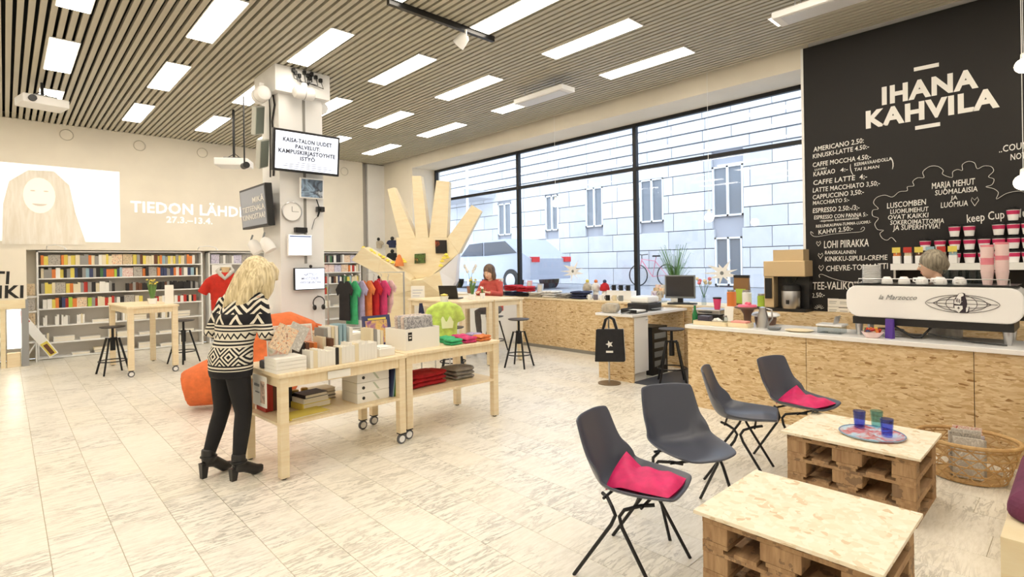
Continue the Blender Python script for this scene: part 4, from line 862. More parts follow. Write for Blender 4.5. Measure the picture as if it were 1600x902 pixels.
# ---- folded clothes
def cloth_pile(name, lab, loc, size, m, rz=0.0, seed=0, grp=None, layers=2):
    rr = random.Random(seed); t = thing(name, lab, 'folded clothes', loc, rz, grp); w, d, h = size
    for l in range(layers):
        z0 = h * l / layers; hh_ = h / layers; ph = rr.uniform(0, 6)
        def fn(u, v):
            a = 2 * math.pi * u; e = 0.35
            cx_ = math.copysign(abs(math.cos(a)) ** e, math.cos(a)); sy_ = math.copysign(abs(math.sin(a)) ** e, math.sin(a)); k = math.sin(math.pi * (0.12 + 0.76 * v)) ** 0.5 if v < 1 else 0.2
            wob = 1 + 0.05 * math.sin(5 * a + ph) + 0.03 * math.sin(9 * a + 2 * ph)
            return Vector((w / 2 * cx_ * k * wob, d / 2 * sy_ * k * wob, z0 + hh_ * (0.5 - 0.5 * math.cos(math.pi * v)) + 0.006 * math.sin(3 * a + ph) * v))
        m_ = MB().grid(fn, 28, 6); n0 = len(m_.v) - 29; m_.f.append(list(range(n0, n0 + 28))); m_.mi.append(0); m_.f.append(list(range(27, -1, -1))); m_.mi.append(0); m_.build('fold', m, t, True)
    return t
FC = {n: fabric_mat('cloth_' + n, c, 0.85, 0.2) for n, c in (('green', (70, 190, 130)), ('pink', (226, 70, 130)), ('orange', (240, 140, 80)), ('lilac', (190, 180, 220)), ('red', (204, 36, 48)), ('white', (236, 234, 230)), ('navy', (44, 50, 84)), ('grey', (170, 166, 160)), ('black', (36, 36, 40)), ('beige', (206, 196, 178)), ('blush', (238, 200, 206)), ('neon', (214, 244, 120)))}
for k, (n, x, y, w) in enumerate((('green', 3.28, 4.385, 0.16), ('pink', 3.47, 4.385, 0.16), ('orange', 3.66, 4.385, 0.16), ('lilac', 3.70, 4.57, 0.14), ('pink', 3.52, 4.57, 0.15), ('green', 3.33, 4.57, 0.15))): cloth_pile('folded_shirt', 'folded %s shirt on the right display table, %s' % (n, ('at its front left', 'in the middle', 'at its right front', 'at the far right corner', 'behind the orange one', 'at the rear left')[k]), (x, y, 0.801), (w, 0.15, 0.06), FC[n], 0, k, 'folded shirts on the right display table')
cloth_pile('folded_fabric', 'crumpled dark red fabric on the lower shelf of the right table', (3.05, 4.62, 0.402), (0.50, 0.30, 0.13), FC['red'], 0.1, 31, None, 3)
cloth_pile('folded_fabric', 'folded grey blanket on the lower shelf of the right table', (3.52, 4.62, 0.402), (0.28, 0.28, 0.12), FC['grey'], 0.05, 32, None, 3)
# neon shirt on child mannequin
def shirt_mesh(w, h, d, sl=0.11):
    m = MB(); m.tube([(0, 0, 0), (0, 0, h * 0.3), (0, 0, h * 0.7), (0, 0, h * 0.9), (0, 0, h)], [w * 0.46, w * 0.47, w * 0.5, w * 0.46, w * 0.2], 20, False, [d * 0.45, d * 0.45, d * 0.5, d * 0.42, d * 0.25])
    for s in (-1, 1): m.tube([(s * w * 0.3, 0, h * 0.86), (s * w * 0.5, 0, h * 0.76), (s * (w * 0.52 + sl), 0, h * 0.46)], [d * 0.24, d * 0.26, d * 0.28], 12)
    return m
nm = thing('child_mannequin', 'child mannequin in a neon green shirt on the right display table', 'mannequin', (3.50, 4.82, 0.801), R(-20))
fuse(shirt_mesh(0.3, 0.4, 0.2, 0.03), 'shirt', FC['neon'], nm, 0.012, 4); MB().lathe([(0.045, 0.38), (0.042, 0.43), (0.05, 0.46), (0.0, 0.465)], 18, caps=False).build('neck', M_PAPER, nm, True); MB().lathe([(0.03, 0.463), (0.045, 0.475), (0.0, 0.49)], 12, caps=False).build('neck_cap', M_COVERS[6], nm, True); MB().prism([Vector((-0.07 + 0.14 * i / 11, -0.105, 0.22 + 0.03 * math.sin(i))) for i in range(12)] + [Vector((0.06, -0.105, 0.12)), Vector((-0.06, -0.105, 0.12))], (0, -0.004, 0)).build('chest_print', mat('pale_print', (238, 250, 200), 0.7), nm)
# clothes rack with children's clothes
rk = thing('clothes_rack', 'small steel clothes rack standing by the column', 'clothes rack', (3.36, 6.30, 0), R(-35))
MB().tube([(-0.47, 0, 0.03), (-0.47, 0, 1.52), (0.47, 0, 1.52), (0.47, 0, 0.03)], 0.012, 8).tube([(-0.47, -0.2, 0.013), (-0.47, 0.2, 0.013)], 0.012, 8).tube([(0.47, -0.2, 0.013), (0.47, 0.2, 0.013)], 0.012, 8).build('frame', M_STEEL, rk, True)
def garment(name, lab, x, m, w, h, z, d=0.05, legs=False):
    t = thing(name, lab, 'garment', (3.36 + x * math.cos(R(-35)) + 0.0, 6.30 + x * math.sin(R(-35)), 1.418 - h), R(-75), 'clothes hanging on the steel rack')
    mb = MB(); pr = [(-w * 0.5, h * 0.62), (-w * 0.62, h * 0.78), (-w * 0.3, h), (-w * 0.12, h), (0, h * 0.93), (w * 0.12, h), (w * 0.3, h), (w * 0.62, h * 0.78), (w * 0.5, h * 0.62), (w * 0.36, h * 0.7), (w * 0.36, h * 0.3)] + ([(w * 0.2, h * 0.12), (0.04, 0), (-0.04, 0), (-w * 0.2, h * 0.12)] if legs else [(w * 0.38, 0), (-w * 0.38, 0)]) + [(-w * 0.36, h * 0.3), (-w * 0.36, h * 0.7)]
    o = mb.prism([Vector((a, -d / 2, b)) for a, b in pr], (0, d, 0)).build('cloth', m, t); bevel(o, 0.006, 3)
    MB().tube([(0, 0, h * 0.95), (0, 0, h + 0.04), (0.02, 0, h + 0.07), (0, 0, h + 0.085)], 0.004, 5).build('hanger_hook', M_STEEL, t, True); return t
for k, (x, n, w, h, z, lg, lab) in enumerate(((-0.27, 'black', 0.3, 0.5, 0.92, False, 'black child jacket'), (-0.18, 'green', 0.32, 0.55, 0.88, False, 'green child shirt'), (-0.09, 'lilac', 0.3, 0.5, 0.92, False, 'lilac child shirt'), (0.0, 'orange', 0.3, 0.48, 0.94, False, 'orange child shirt'), (0.09, 'red', 0.3, 0.5, 0.92, False, 'dark red child shirt'), (0.18, 'pink', 0.34, 0.52, 0.9, False, 'magenta child shirt'), (0.27, 'blush', 0.28, 0.42, 1.0, True, 'pale pink baby bodysuit at the front'))): g_ = garment('child_garment', lab + ' hanging on the steel rack', x, FC[n], w * 0.86, h, z, 0.02, lg)
for s_, z, x0, x1 in (('1', 0.2, -0.02, 0.02),): lettering(s_, (x0, -0.012, z), (x1, -0.012, z), 0.06, (0, -1, 0), M_DKT, None).parent = g_
for k, (n, x, y, h) in enumerate((('navy', 3.86, 5.82, 0.9), ('red', 4.06, 5.80, 0.85), ('blush', 4.26, 5.76, 0.84))):
    t = thing('hanging_scarf', '%s scarf hanging beside the clothes rack' % ('purple blue', 'dark red', 'pale pink')[k], 'scarf', (x, y, 0), R(-40), 'scarves beside the clothes rack'); MB().tube([(0, 0, h + 0.22), (0.01, 0, h), (0.03, 0.01, h - 0.25), (0.04, 0, h - 0.4)], [0.02, 0.05, 0.07, 0.08], 10, False, [0.02, 0.03, 0.03, 0.03]).build('cloth', FC[n], t, True); MB().tube([(0, 0, 0.0), (0, 0, h + 0.22)], 0.008, 6).build('stand_rod', M_STEEL, t); MB().cyl((0, 0, 0), 0.09, 0.012, 18).build('stand_base', M_STEEL, t)
# orange beanbag, red mannequin, bottle plinth
ob = thing('beanbag_chair', 'big orange canvas beanbag behind the woman beside the column', 'beanbag', (2.22, 6.75, 0))
m = MB(); m.tube([(-0.75, 0.25, 0.24), (-0.3, 0.1, 0.34), (0.1, 0, 0.42), (0.4, -0.05, 0.36)], [0.20, 0.32, 0.38, 0.3], 18); m.tube([(-0.2, 0.05, 0.55), (0.1, 0.02, 0.8), (0.35, 0, 0.86), (0.62, -0.05, 0.80)], [0.3, 0.26, 0.2, 0.12], 18)
fuse(m, 'sack', M_ORANGE, ob, 0.03, 3); MB().tube([(0.6, -0.05, 0.88), (0.68, -0.06, 0.84), (0.7, -0.08, 0.74)], [0.03, 0.05, 0.03], 8).build('corner_tie', M_ORANGE, ob, True)
rm = thing('dress_form', 'headless dress form in a red jacket before the bookcases', 'mannequin', (2.62, 9.6, 0), R(-20))
fuse(shirt_mesh(0.46, 0.62, 0.28, 0.1), 'jacket', M_RED, rm, 0.016, 4).location = (0, 0, 0.92)
MB().lathe([(0.06, 1.5), (0.055, 1.58), (0.07, 1.62), (0.0, 1.625)], 18, caps=False).build('neck', mat('form_beige', (226, 204, 160), 0.6), rm, True); MB().tube([(-0.11, -0.05, 1.56), (-0.06, -0.11, 1.5), (0.0, -0.13, 1.44), (0.06, -0.11, 1.5), (0.11, -0.05, 1.56), (0.08, 0.08, 1.6), (-0.08, 0.08, 1.6)], 0.03, 8, True).build('collar', mat('grey_collar', (190, 188, 182), 0.8), rm, True)
MB().tube([(0, 0, 0.02), (0, 0, 0.95)], 0.018, 8).build('pole', M_BLKM, rm); MB().cyl((0, 0, 0), 0.17, 0.02, 24).build('base', M_BLKM, rm)
pl = thing('plinth', 'slim white plinth behind the orange beanbag', 'plinth', (2.50, 7.62, 0)); bevel(MB().box(-0.1, 0.1, -0.1, 0.1, 0, 1.06).build('block', M_WHITE, pl)); MB().box(-0.12, 0.12, -0.12, 0.12, 1.06, 1.08).build('cap', M_WHITE, pl)
bt = thing('bottle', 'white bottle with red neck and black stopper behind the beanbag', 'bottle', (2.50, 7.62, 1.08)); MB().lathe([(0.045, 0), (0.048, 0.02), (0.046, 0.14), (0.028, 0.2), (0.026, 0.22)], 18).build('body', M_GLOSSW, bt, True); MB().lathe([(0.028, 0.2), (0.027, 0.28), (0.02, 0.285)], 16).build('red_neck', M_COVERS[4], bt, True); MB().ball((0, 0, 0.305), 0.028, 14, 9).build('stopper', M_BLACK, bt, True)

# ================================================================== COUNTERS AND BAR
bar = thing('bar_counter', 'long chipboard bar counter with white worktop at the right', 'counter', (5.54, 1.0, 0))
for k in range(4):
    y1 = 2.06 - 1.22 * k; y0 = max(y1 - 1.215, -2.4); MB().box(0, 0.03, y0, y1, 0.0, 0.86).build('front_panel', M_OSB, bar)
MB().box(0.03, 0.6, 2.03, 2.06, 0, 0.86).build('end_panel', M_OSB, bar); MB().box(0.57, 0.6, -2.4, 2.03, 0, 0.86).build('rear_panel', M_WHITE, bar)
bevel(MB().box(-0.03, 0.62, -2.4, 2.08, 0.861, 0.90).build('worktop', M_GLOSSW, bar), 0.004)
cnt = thing('window_counter', 'chipboard counter running along the window', 'counter', (XW, 6.2, 0))
for k in range(3): MB().box(-0.05, -0.02, -1.48 + 1.02 * k, -0.465 + 1.02 * k, 0.06, 0.92).build('front_panel', M_OSB, cnt)
MB().box(-0.045, -0.025, -1.48, 1.58, 0, 0.06).build('plinth', mat('plinth_grey', (140, 136, 128), 0.6), cnt); MB().box(-0.05, 0.58, 1.58, 1.61, 0, 0.92).build('end_panel', M_OSB, cnt); MB().box(-0.06, 0.58, -3.23, 1.62, 0.921, 0.95).build('worktop', M_PINEX, cnt)
MB().box(-0.05, -0.02, -3.23, -1.48, 0.0, 0.92).build('inner_panel', M_OSB, cnt)
wbn = thing('window_cabinet', 'low white cabinet along the window behind the tall tables', 'cabinet', (7.5, 9.6, 0)); MB().box(0.02, 0.58, -1.76, 1.95, 0.0, 0.92).build('carcass', M_WHITE, wbn); MB().box(-0.01, 0.59, -1.76, 1.95, 0.921, 0.95).build('top_board', M_PINEX, wbn)
for k in range(4): MB().box(0.0, 0.02, -1.75 + 0.92 * k, -0.85 + 0.92 * k, 0.06, 0.9).build('door', M_GLOSSW, wbn)
isl = thing('counter_island', 'short white counter arm with chipboard end by the bag stand', 'counter', (6.05, 4.13, 0))
MB().box(0, 0.03, 0, 0.57, 0.0, 0.87).build('end_panel', M_OSB, isl); MB().box(0.03, 0.36, 0.0, 0.02, 0.12, 0.86).build('cabinet_door', M_GLOSSW, isl); MB().box(0.03, 0.36, 0.04, 0.06, 0.0, 0.115).build('kick_board', M_WHITE, isl)
MB().box(0.03, 0.36, 0.02, 0.55, 0.12, 0.87).build('cabinet_body', M_WHITE, isl); MB().tube([(0.28, -0.02, 0.82), (0.33, -0.02, 0.82)], 0.006, 6).build('door_handle', M_STEEL, isl)
bevel(MB().box(-0.03, 1.38, -0.02, 0.6, 0.871, 0.905).build('worktop', M_GLOSSW, isl), 0.004); MB().box(1.33, 1.36, 0.02, 0.58, 0.0, 0.87).build('support_panel', M_OSB, isl)
pt = thing('computer_tower', 'black rack of computer equipment under the counter arm', 'computer', (6.62, 4.2, 0)); bevel(MB().box(0, 0.4, 0, 0.42, 0, 0.68).build('case', M_BLACK, pt)); 
for k in range(4): MB().box(0.05, 0.35, -0.006, 0, 0.12 + 0.13 * k, 0.2 + 0.13 * k).build('drive_bay', M_GREY, pt)
bc = thing('back_counter', 'chipboard back counter under the blackboard with brewer', 'counter', (6.95, 0.5, 0)); MB().box(0, 0.03, -2.4, 2.4, 0, 0.92).build('front_panel', M_OSB, bc); MB().box(0.0, 0.53, -2.4, 2.45, 0.921, 0.95).build('worktop', M_OSB, bc); MB().box(0.03, 0.5, 2.38, 2.41, 0, 0.92).build('end_panel', M_OSB, bc)
# tote bags on stand
st = thing('bag_stand', 'thin steel stand with round foot holding the black tote bags', 'stand', (5.83, 4.36, 0)); MB().cyl((0, 0, 0), 0.15, 0.012, 28).build('foot_plate', mat('brown_steel', (128, 112, 92), 0.4, 0.6), st, True); MB().tube([(0, 0, 0.01), (0, 0, 0.86)], 0.012, 8).build('pole', M_STEEL, st); MB().tube([(0, 0, 0.86), (-0.77 * 0.17, -0.64 * 0.17, 0.86)], 0.007, 6).build('cross_arm', M_STEEL, st)
for k in range(4):
    t = thing('tote_bag', ('front black tote bag with white emblem', 'second black tote bag behind the emblem one', 'third black tote bag on the stand', 'white tote bag behind the black ones')[k], 'bag', (5.83 - 0.77 * (0.045 + 0.032 * (3 - k)) + 0.64 * 0.008 * k, 4.36 - 0.64 * (0.045 + 0.032 * (3 - k)) - 0.77 * 0.008 * k, 0.312), R(-50), 'tote bags on the stand')
    o = MB().hexa([(-0.19, -0.012, 0), (0.19, -0.012, 0), (0.19, 0.012, 0), (-0.19, 0.012, 0), (-0.17, -0.008, 0.42), (0.17, -0.008, 0.42), (0.17, 0.008, 0.42), (-0.17, 0.008, 0.42)]).build('bag_body', FC['black'] if k < 3 else FC['white'], t); bevel(o, 0.008)
    MB().tube([(-0.09, 0, 0.41), (-0.05, 0, 0.55), (0.0, 0, 0.58), (0.05, 0, 0.55), (0.09, 0, 0.41)], 0.012, 6, False, [0.004] * 5).build('handle', FC['black'] if k < 3 else FC['white'], t)
    if k == 0:
        MB().prism([Vector((0.05 * (1 if i % 2 else 0.45) * math.cos(i * math.pi / 5), -0.013, 0.23 + 0.05 * (1 if i % 2 else 0.45) * math.sin(i * math.pi / 5))) for i in range(10)], (0, -0.003, 0)).build('emblem', M_CHALK, t); MB().box(-0.045, 0.045, -0.016, -0.012, 0.12, 0.145).build('emblem_bar', M_CHALK, t)

# ---- espresso machine
XM = 5.72
def fm(px, py, x=XM): return onx(px, py, x)
yl, yr = fm(1322, 470).y, 0.34; zt, zb = fm(1420, 447).z, fm(1420, 499).z
em = thing('espresso_machine', 'long white espresso machine with lion emblem on the bar', 'coffee machine', (XM, (yl + yr) / 2, 0.90)); em_m = Matrix.Translation((XM, (yl + yr) / 2, 0.90)).inverted()
def emp(mb, name, m, parent=None, smooth=False):
    o = mb.build(name, m, None, smooth); o.parent = parent or em; o.matrix_parent_inverse = em_m if parent is None else Matrix(); 
    return o
rr_ = (zt - zb) / 2; pr = []
for (cy, cz, a0) in ((yl - 0.10, zt - 0.09, 0), (yr + 0.10, zt - 0.09, 90), (yr + 0.10, zb + 0.12, 180), (yl - 0.10, zb + 0.12, 270)):
    for k in range(7): a = R(a0 + 15 * k); pr.append(Vector((XM, cy + 0.10 * math.cos(a), cz + (0.09 if a0 < 180 else 0.12) * math.sin(a))))
bevel(emp(MB().prism(pr, (0.50, 0, 0)), 'shell', M_GLOSSW, None, True), 0.012, 3)
emp(MB().box(XM + 0.01, XM + 0.49, yr + 0.06, yl - 0.05, zb - 0.065, zb + 0.002), 'base_frame', M_BLACK)
emp(MB().box(XM + 0.0, XM + 0.48, yr + 0.04, yl - 0.06, zt, zt + 0.012), 'cup_tray', M_BLKM)
for y in (yl - 0.09, yr + 0.10):
    for x in (XM + 0.05, XM + 0.44): emp(MB().cyl((x, y, 0.90), 0.022, zb - 0.965, 14, 'z', 0.032), 'leg', M_STEEL)
emp(MB().tube([(XM + 0.01, yl - 0.1, zt + 0.01), (XM + 0.01, yl - 0.1, zt + 0.06), (XM + 0.01, yr + 0.08, zt + 0.06), (XM + 0.01, yr + 0.08, zt + 0.01)], 0.004, 6), 'cup_rail', M_STEEL)
emp(MB().tube([(XM + 0.03, yl - 0.35, zb - 0.06), (XM + 0.05, yl - 0.5, 0.91), (XM + 0.06, yl - 0.55, 0.91), (XM + 0.08, yl - 0.62, zb - 0.07)], 0.01, 6).tube([(XM + 0.06, yl - 0.6, 0.95), (XM + 0.02, yr + 0.3, 0.908), (XM - 0.02, yr + 0.1, 0.907)], 0.006, 6), 'hose', M_BLACK, None, True)
lo = lettering('la Marzocco', fm(1373, 468), fm(1433, 469), 0.045, (-1, 0, 0), M_GREY, None, 0.0, 0.45); lo.parent = em; lo.matrix_parent_inverse = em_m
M_INK = mat('emblem_ink', (44, 34, 48), 0.5)
cy_, cz_ = fm(1502, 475).y, fm(1502, 475).z; A_ = abs(fm(1444, 475).y - fm(1560, 478).y) / 2; B_ = 0.073
gl = MB()
def glt(pts, r=0.0032, closed=False): gl.tube([(XM - 0.002, cy_ - u, cz_ + v) for u, v in pts], [r] * len(pts), 5, closed, [0.002] * len(pts))
glt([(A_ * math.cos(a), B_ * math.copysign(abs(math.sin(a)) ** 1.25, math.sin(a))) for a in [R(7.5 * i) for i in range(48)]], 0.004, True)
for k in (-0.45, 0.0, 0.45): glt([(A_ * (1 - abs(k) ** 2.2) * (t - 0.5) * 1.9, B_ * k * (1 - (2 * t - 1) ** 4)) for t in [i / 16 for i in range(17)]])
for q in (0.42, 0.68): glt([(A_ * q * math.cos(a), B_ * (1 - q ** 3 * 0.5) * math.sin(a)) for a in [R(10 * i) for i in range(36)]], 0.0032, True)
emp(gl, 'globe_emblem', M_INK)
def flat(pts, lift=0.004): return MB().prism([Vector((XM - lift, cy_ - u, cz_ + v)) for u, v in pts], (-0.0015, 0, 0))
emp(flat([(-0.05, -0.02), (-0.048, 0.03), (-0.03, 0.06), (-0.015, 0.085), (0.01, 0.092), (0.026, 0.085), (0.026, 0.06), (0.034, 0.035), (0.038, 0.0), (0.034, -0.03), (0.052, -0.02), (0.05, -0.045), (0.045, -0.073), (-0.02, -0.073), (-0.05, -0.03)]), 'lion_body', M_INK)
emp(flat([(-0.045, 0.0), (-0.042, 0.03), (-0.024, 0.062), (-0.012, 0.084), (0.008, 0.089), (0.016, 0.08), (0.016, 0.066), (0.0, 0.058), (0.0, 0.03), (0.008, 0.02), (-0.01, -0.005)], 0.006), 'lion_mane', M_GLOSSW)
for k in range(4): emp(flat([(-0.036 + 0.012 * k, 0.05 - 0.006 * k), (-0.031 + 0.012 * k, 0.05 - 0.006 * k), (-0.026 + 0.01 * k, 0.02 - 0.004 * k), (-0.031 + 0.01 * k, 0.01 - 0.004 * k)], 0.0078), 'mane_stripe', M_INK)
emp(flat([(-0.044, -0.015), (0.008, -0.015), (0.01, -0.04), (-0.016, -0.074), (-0.042, -0.045)], 0.006), 'shield', M_GLOSSW); emp(flat([(-0.019, -0.022), (-0.013, -0.03), (-0.006, -0.036), (-0.015, -0.04), (-0.016, -0.056), (-0.018, -0.04), (-0.028, -0.036), (-0.02, -0.03)], 0.0078), 'lily_mark', M_INK)
emp(flat([(0.03, -0.03), (0.048, -0.026), (0.04, -0.06), (0.03, -0.066)], 0.006), 'lion_leg', M_GLOSSW)
# dishes on the machine
ZT = zt + 0.0125
for k in range(16):
    t = MB().lathe([(0.0, 0.0), (0.05, 0.0), (0.075, 0.010), (0.073, 0.013), (0.05, 0.004), (0.0, 0.004)], 24, caps=False).build('saucer', M_GLOSSW, None, True) if k == 0 else link('saucer', bpy.data.meshes['saucer']); p = fm(1362, 441, 5.83); t.location = (5.83, p.y - 0.0, ZT + 0.0105 * k); tag(t, 'white saucer in the tall stack on the machine, %s from the bottom' % nth(k), 'saucer', 'stack of saucers on the machine')
cupme = MB().lathe([(0.042, 0), (0.045, 0.008), (0.04, 0.04), (0.024, 0.062), (0.0, 0.064)], 18, caps=False).mesh('cup_body', M_GLOSSW, True)
i = 0
for x, n0 in ((5.80, 5), (5.92, 5)):
    for k in range(n0):
        y = fm(1386, 440, x).y - 0.128 * k; t = thing('coffee_cup', 'white cup turned upside down on the machine, %s from left in the %s row' % (ORD[k], 'front' if x < 5.9 else 'rear'), 'cup', (x, y, ZT), R(40 * k), 'upturned cups on the machine'); link('bowl', cupme, t); MB().tube([(0.04, 0, 0.02), (0.065, 0, 0.025), (0.06, 0, 0.05), (0.034, 0, 0.05)], 0.005, 6).build('handle', M_GLOSSW, t, True)
for k in range(5):
    x = 6.05 - 0.03 * (k % 2); y = fm(1480 + 13 * k, 430, x).y; t = MB().lathe([(0.028, 0), (0.033, 0.12), (0.031, 0.12), (0.026, 0.006), (0.0, 0.006)], 18, caps=False).build('drinking_glass', M_CLEAR, None, True); t.location = (x, y, ZT); tag(t, 'clear drinking glass behind the cups on the machine, %s from left' % ORD[k], 'glass', 'clear glasses on the machine')
M_CUPP = mat('pink_paper', (240, 150, 165), 0.5); M_CUPW = mat('blush_paper', (248, 222, 220), 0.5)
pcup = [MB().lathe([(0.03, 0), (0.043, 0.105), (0.045, 0.108), (0.045, 0.112), (0.0432, 0.112), (0.0296, 0.004), (0.0, 0.004)], 20, caps=False).mesh('paper_cup', m, True) for m in (M_CUPP, M_CUPW)]
for c_, (px, nn) in enumerate(((1543, 13), (1566, 14))):
    for k in range(nn):
        if 5 < k < 7 and c_ == 0: pass
        o = link('paper_cup', pcup[0 if (k in (4, 5, 6, 12) if c_ == 0 else k in (6, 7, 13)) else 1]); p = fm(px, 440, 5.86); o.location = (5.86, p.y, ZT + (0.112 if k else 0) + 0.018 * k - (0.112 if k else 0)); tag(o, '%s paper cup, %s from the bottom of the %s stack on the machine' % ('pink' if o.data == pcup[0] else 'pale', nth(k), ('left', 'right')[c_]), 'paper cup', 'paper cups stacked on the machine')
# saucers and bits under / beside the machine
for k in range(5): o = link('plate', MB().lathe([(0.0, 0), (0.07, 0), (0.11, 0.012), (0.108, 0.015), (0.07, 0.005), (0.0, 0.005)], 26, caps=False).mesh('plate', M_GLOSSW, True) if k == 0 else bpy.data.meshes['plate']); o.location = (5.86, 1.24, 0.901 + 0.011 * k); tag(o, 'white plate under the espresso machine, %s from the bottom' % ORD[k], 'plate', 'plates under the machine')
def on_bar(px, py): return onz(px, py, 0.902)
p = on_bar(1385, 522); t = thing('sweets_bowl', 'pale pink bowl full of colourful wrapped sweets on the bar', 'bowl', (5.62, fm(1363, 510, 5.62).y, 0.901)); MB().lathe([(0.05, 0), (0.085, 0.05), (0.08, 0.05), (0.048, 0.006), (0.0, 0.006)], 20, caps=False).build('bowl', M_CUPW, t, True)
for k in range(12): a = k * 2.4; rr = 0.018 + 0.045 * (k / 12); MB().rbox(-0.022, 0.022, -0.01, 0.01, -0.008, 0.008, 0.003).build('sweet', M_COVERS[(4, 5, 6, 9, 4, 7)[k % 6]], t); o = COL.objects[-1]; o.location = (rr * math.cos(a), rr * math.sin(a), 0.055 + 0.02 * (1 - k / 12)); o.rotation_euler = (k, k * 0.7, k * 1.3)
tag(MB().hexa([(-0.03, -0.02, 0), (0.03, -0.02, 0), (0.03, 0.02, 0), (-0.03, 0.02, 0), (-0.035, -0.004, 0.17), (0.035, -0.004, 0.17), (0.035, 0.004, 0.17), (-0.035, 0.004, 0.17)]).build('snack_bag', mat('purple_foil', (84, 54, 150), 0.3)), 'shiny purple snack bag beside the sweets bowl', 'bag'); COL.objects[-1].location = (5.64, fm(1345, 510, 5.64).y - 0.22, 0.901); COL.objects[-1].rotation_euler = (0, 0, R(70))
t = thing('napkin_box', 'clear plastic box of cutlery on the bar', 'box', (5.75, fm(1300, 505, 5.75).y, 0.901)); MB().box(-0.09, 0.09, -0.1, 0.1, 0, 0.07).build('container', M_CLEAR, t); MB().box(-0.1, 0.1, -0.11, 0.11, 0.07, 0.085).build('lid', M_GLOSSW, t)
for k in range(5): MB().tube([(-0.06 + 0.03 * k, -0.03, 0.085), (-0.07 + 0.035 * k, -0.05, 0.16)], 0.006, 5).build('spoon', M_STEEL, t)
tag(MB().lathe([(0.0, 0), (0.1, 0), (0.13, 0.012), (0.12, 0.012), (0.0, 0.004)], 24, caps=False).build('serving_board', M_PLY, None, True), 'round pale serving board lying on the bar', 'board'); COL.objects[-1].location = (5.68, 1.95, 0.901)
tag(MB().lathe([(0.0, 0), (0.05, 0), (0.07, 0.025), (0.064, 0.025), (0.0, 0.006)], 20, caps=False).build('ash_bowl', M_GREY, None, True), 'small grey dish on the bar front', 'dish'); COL.objects[-1].location = (5.64, 2.17, 0.901)
# left end of the bar
def at(px, x): return onx(px, 500, x).y
def carton(name, lab, cat, x, px, sx, sy, sz, m, z=0.901, rz=0.0): o = MB().rbox(-sx / 2, sx / 2, -sy / 2, sy / 2, 0, sz, 0.004).build(name, m); o.location = (x, at(px, x), z); o.rotation_euler = (0, 0, rz); return tag(o, lab, cat)
M_CARD = mat('cardboard', (216, 190, 150), 0.7)
t = thing('sandwich_grill', 'steel sandwich grill on the bar end under a pink cup', 'grill', (5.98, at(1112, 5.98), 0.901)); bevel(MB().box(-0.14, 0.14, -0.17, 0.17, 0.02, 0.09).build('base', M_BLACK, t)); bevel(MB().box(-0.14, 0.14, -0.17, 0.17, 0.095, 0.15).build('lid', M_STEEL, t), 0.01); MB().tube([(-0.15, -0.08, 0.12), (-0.18, 0, 0.12), (-0.15, 0.08, 0.12)], 0.008, 6).build('handle', M_BLACK, t, True)
o = link('paper_cup', MB().lathe([(0.032, 0), (0.045, 0.12), (0.0, 0.12)], 20, caps=False).mesh('cup', mat('magenta_paper', (226, 70, 120), 0.5), True)); o.location = (5.98, at(1121, 5.98), 1.052); tag(o, 'pink takeaway cup with dark lid on the sandwich grill', 'paper cup'); MB().lathe([(0.048, 0.115), (0.048, 0.13), (0.03, 0.135), (0, 0.135)], 20, caps=False).build('lid', M_BLACK, o, True)
def tray(lab, x, px, sx, sy): t = thing('wooden_tray', lab, 'tray', (x, at(px, x), 0.901)); MB().box(-sx / 2, sx / 2, -sy / 2, sy / 2, 0, 0.01).build('bottom', M_PINE, t); [MB().box(*b, 0.0, 0.045).build('rim', M_PLY, t) for b in ((-sx / 2 - 0.01, -sx / 2, -sy / 2, sy / 2), (sx / 2, sx / 2 + 0.01, -sy / 2, sy / 2), (-sx / 2, sx / 2, -sy / 2 - 0.01, -sy / 2), (-sx / 2, sx / 2, sy / 2, sy / 2 + 0.01))]; return t
tray('wide shallow wooden tray at the left end of the bar', 5.66, 1113, 0.14, 0.36); tray('small wooden tray with pink napkins on the bar', 5.68, 1157, 0.14, 0.2)
carton('napkin_stack', 'pink napkins in the small wooden tray', 'napkins', 5.68, 1157, 0.12, 0.16, 0.05, mat('pink_napkin', (240, 170, 160), 0.8), 0.912)
carton('dark_tin', 'dark rectangular tin in the wide tray on the bar', 'tin', 5.66, 1102, 0.1, 0.13, 0.085, mat('dark_tin', (70, 66, 84), 0.4), 0.912)
tag(MB().lathe([(0.03, 0), (0.06, 0.04), (0.055, 0.04), (0.028, 0.006), (0.0, 0.006)], 20, caps=False).ball((0.01, 0, 0.045), 0.025, 10, 6).ball((-0.02, 0.015, 0.045), 0.022, 10, 6).ball((0.0, -0.025, 0.04), 0.02, 10, 6).build('snack_bowl', M_PAPER, None, True), 'white bowl of pale snacks in the wide tray', 'bowl'); COL.objects[-1].location = (5.66, at(1121, 5.66), 0.912)
t = thing('sugar_jar', 'small clear jar beside the snack bowl on the bar', 'jar', (5.66, at(1133, 5.66), 0.912)); MB().lathe([(0.025, 0), (0.028, 0.07), (0.02, 0.085)], 16).build('glass_body', M_CLEAR, t, True); MB().cyl((0, 0, 0.085), 0.02, 0.015, 14).build('lid', M_STEEL, t)
t = thing('green_bottle', 'green glass bottle at the left end of the bar', 'bottle', (5.70, at(1086, 5.70), 0.901)); MB().lathe([(0.028, 0), (0.03, 0.01), (0.03, 0.1), (0.013, 0.15), (0.012, 0.2)], 16).build('glass_body', mat('green_bottle_glass', (40, 120, 70), 0.15), t, True); MB().cyl((0, 0, 0.2), 0.014, 0.012, 12).build('cap', M_STEEL, t)
